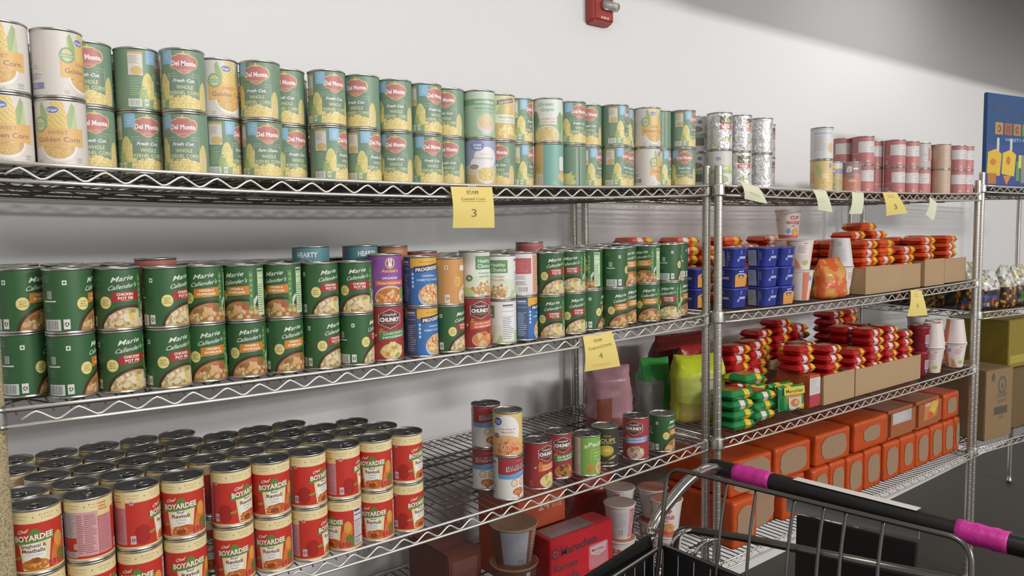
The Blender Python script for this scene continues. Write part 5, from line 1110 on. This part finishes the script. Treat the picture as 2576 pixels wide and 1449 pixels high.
def treat(a, t, sd):
    if t > .52: return ['#b9bcb8', '#d6d6d2', '#c9b25a', '#8f8a7c', '#dcdcd8'][int(noise.noise(Vector((math.cos(a) * 4, math.sin(a) * 4 + sd, t * 9))) * 5 + 10) % 5]
    q = noise.noise(Vector((math.cos(a) * 1.5 + sd, math.sin(a) * 1.5, t * 4)))
    return '#3a2c22' if abs(q) < .16 else TB[int(q * 9 + sd + 20) % 7]
for i, (s, d, w, h, rz) in enumerate([(.075, .10, .13, .20, .1), (.215, .11, .13, .18, -.2), (.36, .10, .14, .20, .2), (.10, .30, .14, .17, .3), (.27, .33, .14, .16, 0), (.10, .47, .13, .15, .2), (.42, .30, .14, .21, .1), (.52, .12, .14, .2, .1)]):
    bag('treat_bag', 'C', 1, s, d, w, h, .10, lambda a, t, i=i: treat(a, t, i), 'tied clear treat bag %s' % ('nearest the far posts', 'second from the far posts at the front', 'third from the far posts at the front', 'behind the first treat bag', 'behind the second treat bag', 'at the back against the wall', 'behind the third treat bag', 'fourth from the far posts at the front')[i], rz, 60 + i, 'treat bag', top=.5)['group'] = 'treat bags on the far unit'
a = Art().ell(-55, 300, 15, 20, '#4f4132').ell(25, 255, 38, 44, '#5c4c39').up().ell(25, 255, 26, 31, '#7d6a4e').ell(25, 250, 10, 16, '#5c4c39').rect(-20, 195, 70, 214, '#6a573f').poly([(-25, 168), (70, 175), (60, 188), (-10, 184)], '#6a573f').rect(-40, 115, 76, 152, '#4a3c2e').rect(0, 90, 44, 106, '#6f5b42')
printed_box('cardboard_carton', 'cardboard carton', 'C', 2, .130, .370, .045, .34, 0, .335, '#8d7350', a, None, None, 'brown shipping carton with dark printed emblem on the far unit')
printed_box('cardboard_carton', 'cardboard carton', 'C', 2, .45, .85, .10, .42, 0, .30, '#6d5836', None, None, None, 'plain dark carton under the olive carton on the far unit')
printed_box('cardboard_carton', 'cardboard carton', 'C', 2, .47, .85, .12, .42, .302, .24, '#8d7a26', Art().rect(-170, 20, 170, 60, '#a89a2c'), None, None, 'olive yellow carton on top at the far unit')
printed_box('cardboard_carton', 'cardboard carton', 'C', 2, .07, .42, .38, .56, 0, .47, '#8f8b88', Art().rect(-120, 390, 110, 430, '#5c5856').rect(-150, 250, 150, 330, '#7d7976'), None, None, 'grey carton standing at the back of the far unit')
# ---- paper signs hung on the front ledges
def sign(u, corners, art, label, col, d=-.0125, sheet=(100, 100)):
    """corners (s, z) top-left, top-right, bottom-right, bottom-left"""
    F, a = frame(u); P = [Vector(F(s, d, z + 1.66)) for s, z in corners]; o0 = P[3].copy()
    fwd = Vector(F(0, -1)) - Vector(F(0, 0)); N = 8
    def pos(x, y, lift=0.0):
        p = (P[3] * (1 - x) + P[2] * x) * (1 - y) + (P[0] * (1 - x) + P[1] * x) * y
        return p + fwd * (.006 * math.sin(PI * y) * (1 - .5 * x) + .004 * (1 - y) * x + lift) - o0
    mb = MB(); n = N + 1
    for side in (0.0003, -0.0003):
        vs = [pos(i / N, j / N, side) for j in range(n) for i in range(n)]
        fs = [(j * n + i, j * n + i + 1, (j + 1) * n + i + 1, (j + 1) * n + i) for j in range(N) for i in range(N)]
        mb.add(vs, fs if side > 0 else [q[::-1] for q in fs], lin(col))
    o = link('paper_sign', mb.mesh('paper_sign', M['paper'])); o.location = o0; tag(o, label, 'paper sign', 'paper signs on the shelf edges')
    if art:
        nn = fwd.normalized(); f = lambda uu, vv, lift: (pos(uu / sheet[0], vv / sheet[1], .0007 + lift / 1000), nn)
        link('lettering', art.mesh('lettering', M['paper'], f, 100 / N), o)
    tp = MB(); c = pos(.5, .99, .001); ta = Vector(pos(.6, 1, 0)) - Vector(pos(.4, 1, 0)); ta.normalize(); 
    tp.add([c - ta * .012 + Vector((0, 0, -.004)), c + ta * .012 + Vector((0, 0, -.004)), c + ta * .012 + Vector((0, 0, .006)), c - ta * .012 + Vector((0, 0, .006))], [(0, 1, 2, 3)]); link('tape', tp.mesh('tape', M['clear'], False), o)['label'] = 'clear tape'
    return o
YEL, PALE = '#e8d27c', '#dfe0c2'
INK = '#8a7440'
a = Art().text('EFAM', 50, 88, 7.5, INK, 28, bold=.01).line(36, 82.6, 64, 82.6, .8, INK).text('Canned Corn', 50, 71, 7, INK, 58, bold=.005).line(21, 64.6, 80, 64.6, .8, INK).text('3', 50, 37, 20, '#7a6a44', 12.5)
sign('A', [(.849, .0925), (.964, .094), (.966, 0), (.852, .001)], a, 'yellow canned corn sign with a 3 on the top shelf edge', YEL)
a = Art().text('EFAM', 46, 84, 6.5, INK, 26, bold=.01).line(33, 79, 60, 79, .8, INK).text('Progresso/Chunky', 50, 66, 6, INK, 76, bold=.005, slope=.06).line(11, 58.5, 88, 63, .7, INK).text('4', 47, 40, 17, '#7a6a44', 11).lines(22, 8, 76, 18, 2, '#d9a44a', 6, .3)
sign('A', [(1.249, -.284), (1.355, -.281), (1.383, -.378), (1.254, -.377)], a, 'yellow sign with a 4 on the middle shelf edge', YEL)
sign('B', [(.050, .128), (.142, .112), (.184, .060), (.073, .075)], Art().text('PEAS', 54, 40, 15, '#b9b79c', 50, slope=-.1), 'pale sign curling at the peas end of the top shelf', PALE)
sign('B', [(.443, .108), (.522, .106), (.559, .034), (.476, .041)], Art().lines(20, 40, 78, 66, 3, '#c8c7ac', 3, .2), 'pale narrow sign second from the paired posts, top shelf edge', PALE)
sign('B', [(.688, .105), (.769, .103), (.753, .028), (.672, .028)], None, 'pale narrow sign under the brown and orange can', PALE)
sign('B', [(.902, .106), (1.006, .108), (1.090, .030), (.932, .020)], Art().lines(24, 74, 76, 90, 2, '#b89a48', 5, .3).text('3', 50, 36, 24, '#6d5d3c', 17), 'yellow sign with a 3 under the red cans', YEL)
sign('B', [(1.276, .096), (1.340, .071), (1.306, -.002), (1.243, .024)], None, 'pale sign twisted to a diamond near the far posts', PALE)
sign('B', [(1.138, -.270), (1.227, -.276), (1.277, -.380), (1.114, -.371)], Art().text('6', 48, 42, 17, '#8a7440', 11).lines(30, 74, 70, 88, 2, '#b89a48', 3, .3), 'yellow sign with a 6 on the orange pack shelf edge', YEL)
# ------------------------------------------------------------------ shopping cart, handle end towards the shelves
def cart():
    Z = lambda z: z + 1.66
    root = empty('shopping_cart', (1.25, -.62, 0)); tag(root, 'chrome shopping cart with black handle and two bands of pink tape', 'shopping cart')
    inv = lambda p: (p[0] - 1.25, p[1] + .62, p[2])
    def arc(pts, n=6):
        P = [Vector(p) for p in pts]; out = [P[0]]
        for i in range(1, len(P) - 1):
            a, b, c = P[i - 1], P[i], P[i + 1]; r = min((b - a).length, (c - b).length, .05) * .8
            p0 = b + (a - b).normalized() * r; p2 = b + (c - b).normalized() * r
            for k in range(n + 1): t = k / n; out.append(p0 * (1 - t) ** 2 + b * 2 * t * (1 - t) + p2 * t * t)
        out.append(P[-1]); return [inv(p) for p in out]
    # handle
    H0, H1 = Vector((1.507, -.222, Z(-.630))), Vector((1.556, -.990, Z(-.632))); ax = H1 - H0
    hp = lambda t: inv(H0 + ax * t)
    link('handle', MB().tube([hp(0), hp(.02), hp(.98), hp(1.05)], [.018, .0212, .0212, .0212], 18).mesh('handle', M['plastic'], True), root)
    for t0, t1 in ((.094, .222), (.758, .878)):
        mb = MB(); mb.tube([hp(t0 + (t1 - t0) * i / 8) for i in range(9)], [.0226 + .0012 * math.sin(i * 2.3 + t0 * 9) for i in range(9)], 18)
        link('pink_tape', mb.mesh('pink_tape', M['pink'], True), root)['label'] = 'bright pink tape band'
    pl = MB(); c0, c1 = hp(.300), hp(.660); q = lambda p, dx, dz: (p[0] + dx, p[1], p[2] + dz)
    pl.add([q(c0, .014, .0225), q(c1, .014, .0225), q(c1, -.010, .0216), q(c0, -.010, .0216)], [(0, 1, 2, 3)]); link('white_strip', pl.mesh('white_strip', M['white_rim'], False), root)['label'] = 'white advert strip along the handle'
    gp = MB(); g0, g1 = hp(.27), hp(.66)
    gp.add([q(g0, .006, -.018), q(g1, .006, -.018), q(g1, .004, -.044), q(g0, .004, -.066), q(g0, .008, -.066), q(g1, .008, -.044), q(g1, .010, -.018), q(g0, .010, -.018)], [(0, 1, 2, 3), (4, 5, 6, 7), (0, 3, 4, 7), (1, 6, 5, 2), (3, 2, 5, 4), (0, 7, 6, 1)])
    link('handle_panel', gp.mesh('handle_panel', M['grey_plastic'], False), root)['label'] = 'grey panel hanging under the handle'
    # chrome arms from the handle down to the frame, one each side
    for y, far in ((-.25, 0), (-1.03, 1)):
        p = arc([(1.508 + .04 * far, y, Z(-.63)), (1.44 + .04 * far, y, Z(-.616)), (1.37 + .04 * far, y, Z(-.634)), (1.255 + .04 * far, y, Z(-.700)), (1.222 + .04 * far, y, Z(-.76)), (1.22 + .04 * far, y * .9 - .05, Z(-1.45))], 8)
        link('handle_arm', MB().tube(p, .0135, 14).mesh('handle_arm', M['cart_chrome'], True), root)
    # child seat back: wire frame with bars
    T0, T1 = Vector((1.22, -.318, Z(-.549))), Vector((1.28, -.927, Z(-.543))); dn = Vector((-.085, -.03, -.30))
    fr = arc([T0 + dn * 1.5, T0, T1, T1 + Vector((-.075, -.03, -.30)) * 1.5], 8)
    back = link('seat_back', MB().tube(fr, .0052, 10).mesh('seat_back', M['cart'], True), root)
    for t in (.235, .345, .48, .577, .646, .757):
        a = T0 + (T1 - T0) * t; w = arc([a + Vector((.016, .004, -.006)), a + Vector((.004, -.004, -.004)), a + dn * .25, a + dn * 1.5], 5)
        link('seat_bar', MB().tube(w, .0034, 8).mesh('seat_bar', M['cart'], True), back)
    lb = arc([(1.25, -.312, Z(-.80)), (1.25, -.316, Z(-.700)), (1.25, -.50, Z(-.665)), (1.25, -.93, Z(-.605))], 6)
    link('cross_bar', MB().tube(lb, .0085, 12).mesh('cross_bar', M['cart'], True), root)
    for y in (-.40, -.335):
        lp = arc([(1.20, y, Z(-.80)), (1.20, y - .01, Z(-.70)), (1.235, y - .03, Z(-.682)), (1.30, y - .04, Z(-.70))], 6)
        link('hinge_loop', MB().tube(lp, .0042, 8).mesh('hinge_loop', M['cart_chrome'], True), root)
    # black moulded seat, sloping into the basket
    s = MB(); 
    def slab(P, th=.012):
        P = [Vector(p) for p in P]; n = (P[1] - P[0]).cross(P[3] - P[0]).normalized() * th; Q = [p - n for p in P]
        s.add([inv(p) for p in P + Q], [(0, 1, 2, 3), (7, 6, 5, 4), (0, 4, 5, 1), (1, 5, 6, 2), (2, 6, 7, 3), (3, 7, 4, 0)], None, False)
    slab([(.80, -.30, Z(-.765)), (1.170, -.30, Z(-.700)), (1.192, -.30, Z(-.82)), (.80, -.30, Z(-.99))])
    slab([(.90, -.90, Z(-.86)), (1.17, -.90, Z(-.80)), (1.17, -.33, Z(-.80)), (.90, -.33, Z(-.86))]); slab([(1.19, -.93, Z(-.83)), (1.19, -.33, Z(-.83)), (1.20, -.33, Z(-.72)), (1.20, -.93, Z(-.72))])
    slab([(1.505, -.74, Z(-1.02)), (1.505, -.47, Z(-1.02)), (1.515, -.47, Z(-.690)), (1.515, -.74, Z(-.672))])
    link('child_seat', s.mesh('child_seat', M['plastic'], False), root)['label'] = 'black plastic child seat'
    # basket, tapering forward and below the frame
    b = MB(); tr = [(1.19, -.33, Z(-.72)), (.42, -.40, Z(-.78)), (.42, -.86, Z(-.78)), (1.19, -.935, Z(-.72))]; lo = [(1.12, -.38, Z(-1.12)), (.50, -.44, Z(-1.05)), (.50, -.82, Z(-1.05)), (1.12, -.89, Z(-1.12))]
    b.tube([inv(p) for p in tr], .0055, 8, closed=True); b.tube([inv(p) for p in lo], .004, 8, closed=True)
    for i in range(4):
        a0, a1, b0, b1 = Vector(tr[i]), Vector(tr[(i + 1) % 4]), Vector(lo[i]), Vector(lo[(i + 1) % 4]); n = 22 if i % 2 == 0 else 14
        for k in range(n + 1): t = k / n; b.tube([inv(a0.lerp(a1, t)), inv(b0.lerp(b1, t))], .0018, 5)
        for k in (.33, .66): b.tube([inv(a0.lerp(b0, k)), inv(a1.lerp(b1, k))], .0022, 5)
    for k in range(1, 16): t = k / 16; b.tube([inv(Vector(lo[0]).lerp(Vector(lo[1]), t)), inv(Vector(lo[3]).lerp(Vector(lo[2]), t))], .0018, 5)
    link('basket', b.mesh('basket', M['cart'], True), root)
    f = MB()
    for y in (-.29, -.97): f.tube(arc([(1.22, y * .98, Z(-1.44)), (1.19, y, Z(-1.48)), (1.10, y, Z(-1.50)), (.50, y * .9 - .06, Z(-1.46)), (.45, y * .9 - .06, Z(-1.40))], 5), .012, 10)
    f.tube([inv((1.12, -.36, Z(-1.49))), inv((1.12, -.91, Z(-1.49)))], .01, 8); f.tube([inv((.50, -.39, Z(-1.46))), inv((.50, -.88, Z(-1.46)))], .01, 8)
    for y in (-.46, -.80): f.tube([inv((.52, y, Z(-1.46))), inv((.52, y, Z(-1.05)))], .009, 8)
    link('under_frame', f.mesh('under_frame', M['cart'], True), root)
    for x, y in ((1.10, -.36), (1.10, -.91), (.50, -.40), (.50, -.86)):
        w = MB().lathe([(0, -.013), (.045, -.013), (.05, -.008), (.05, .008), (.045, .013), (0, .013)], 24, axis='y'); wo = link('wheel', w.mesh('wheel', M['plastic'], True), root, inv((x, y, .0505)))
        fk = MB().tube([(0, .017, 0), (0, .017, .07), (0, 0, .085), (0, 0, .13)], .006, 6).tube([(0, -.017, 0), (0, -.017, .07), (0, 0, .085)], .006, 6); link('caster_fork', fk.mesh('caster_fork', M['cart'], True), wo)
cart()
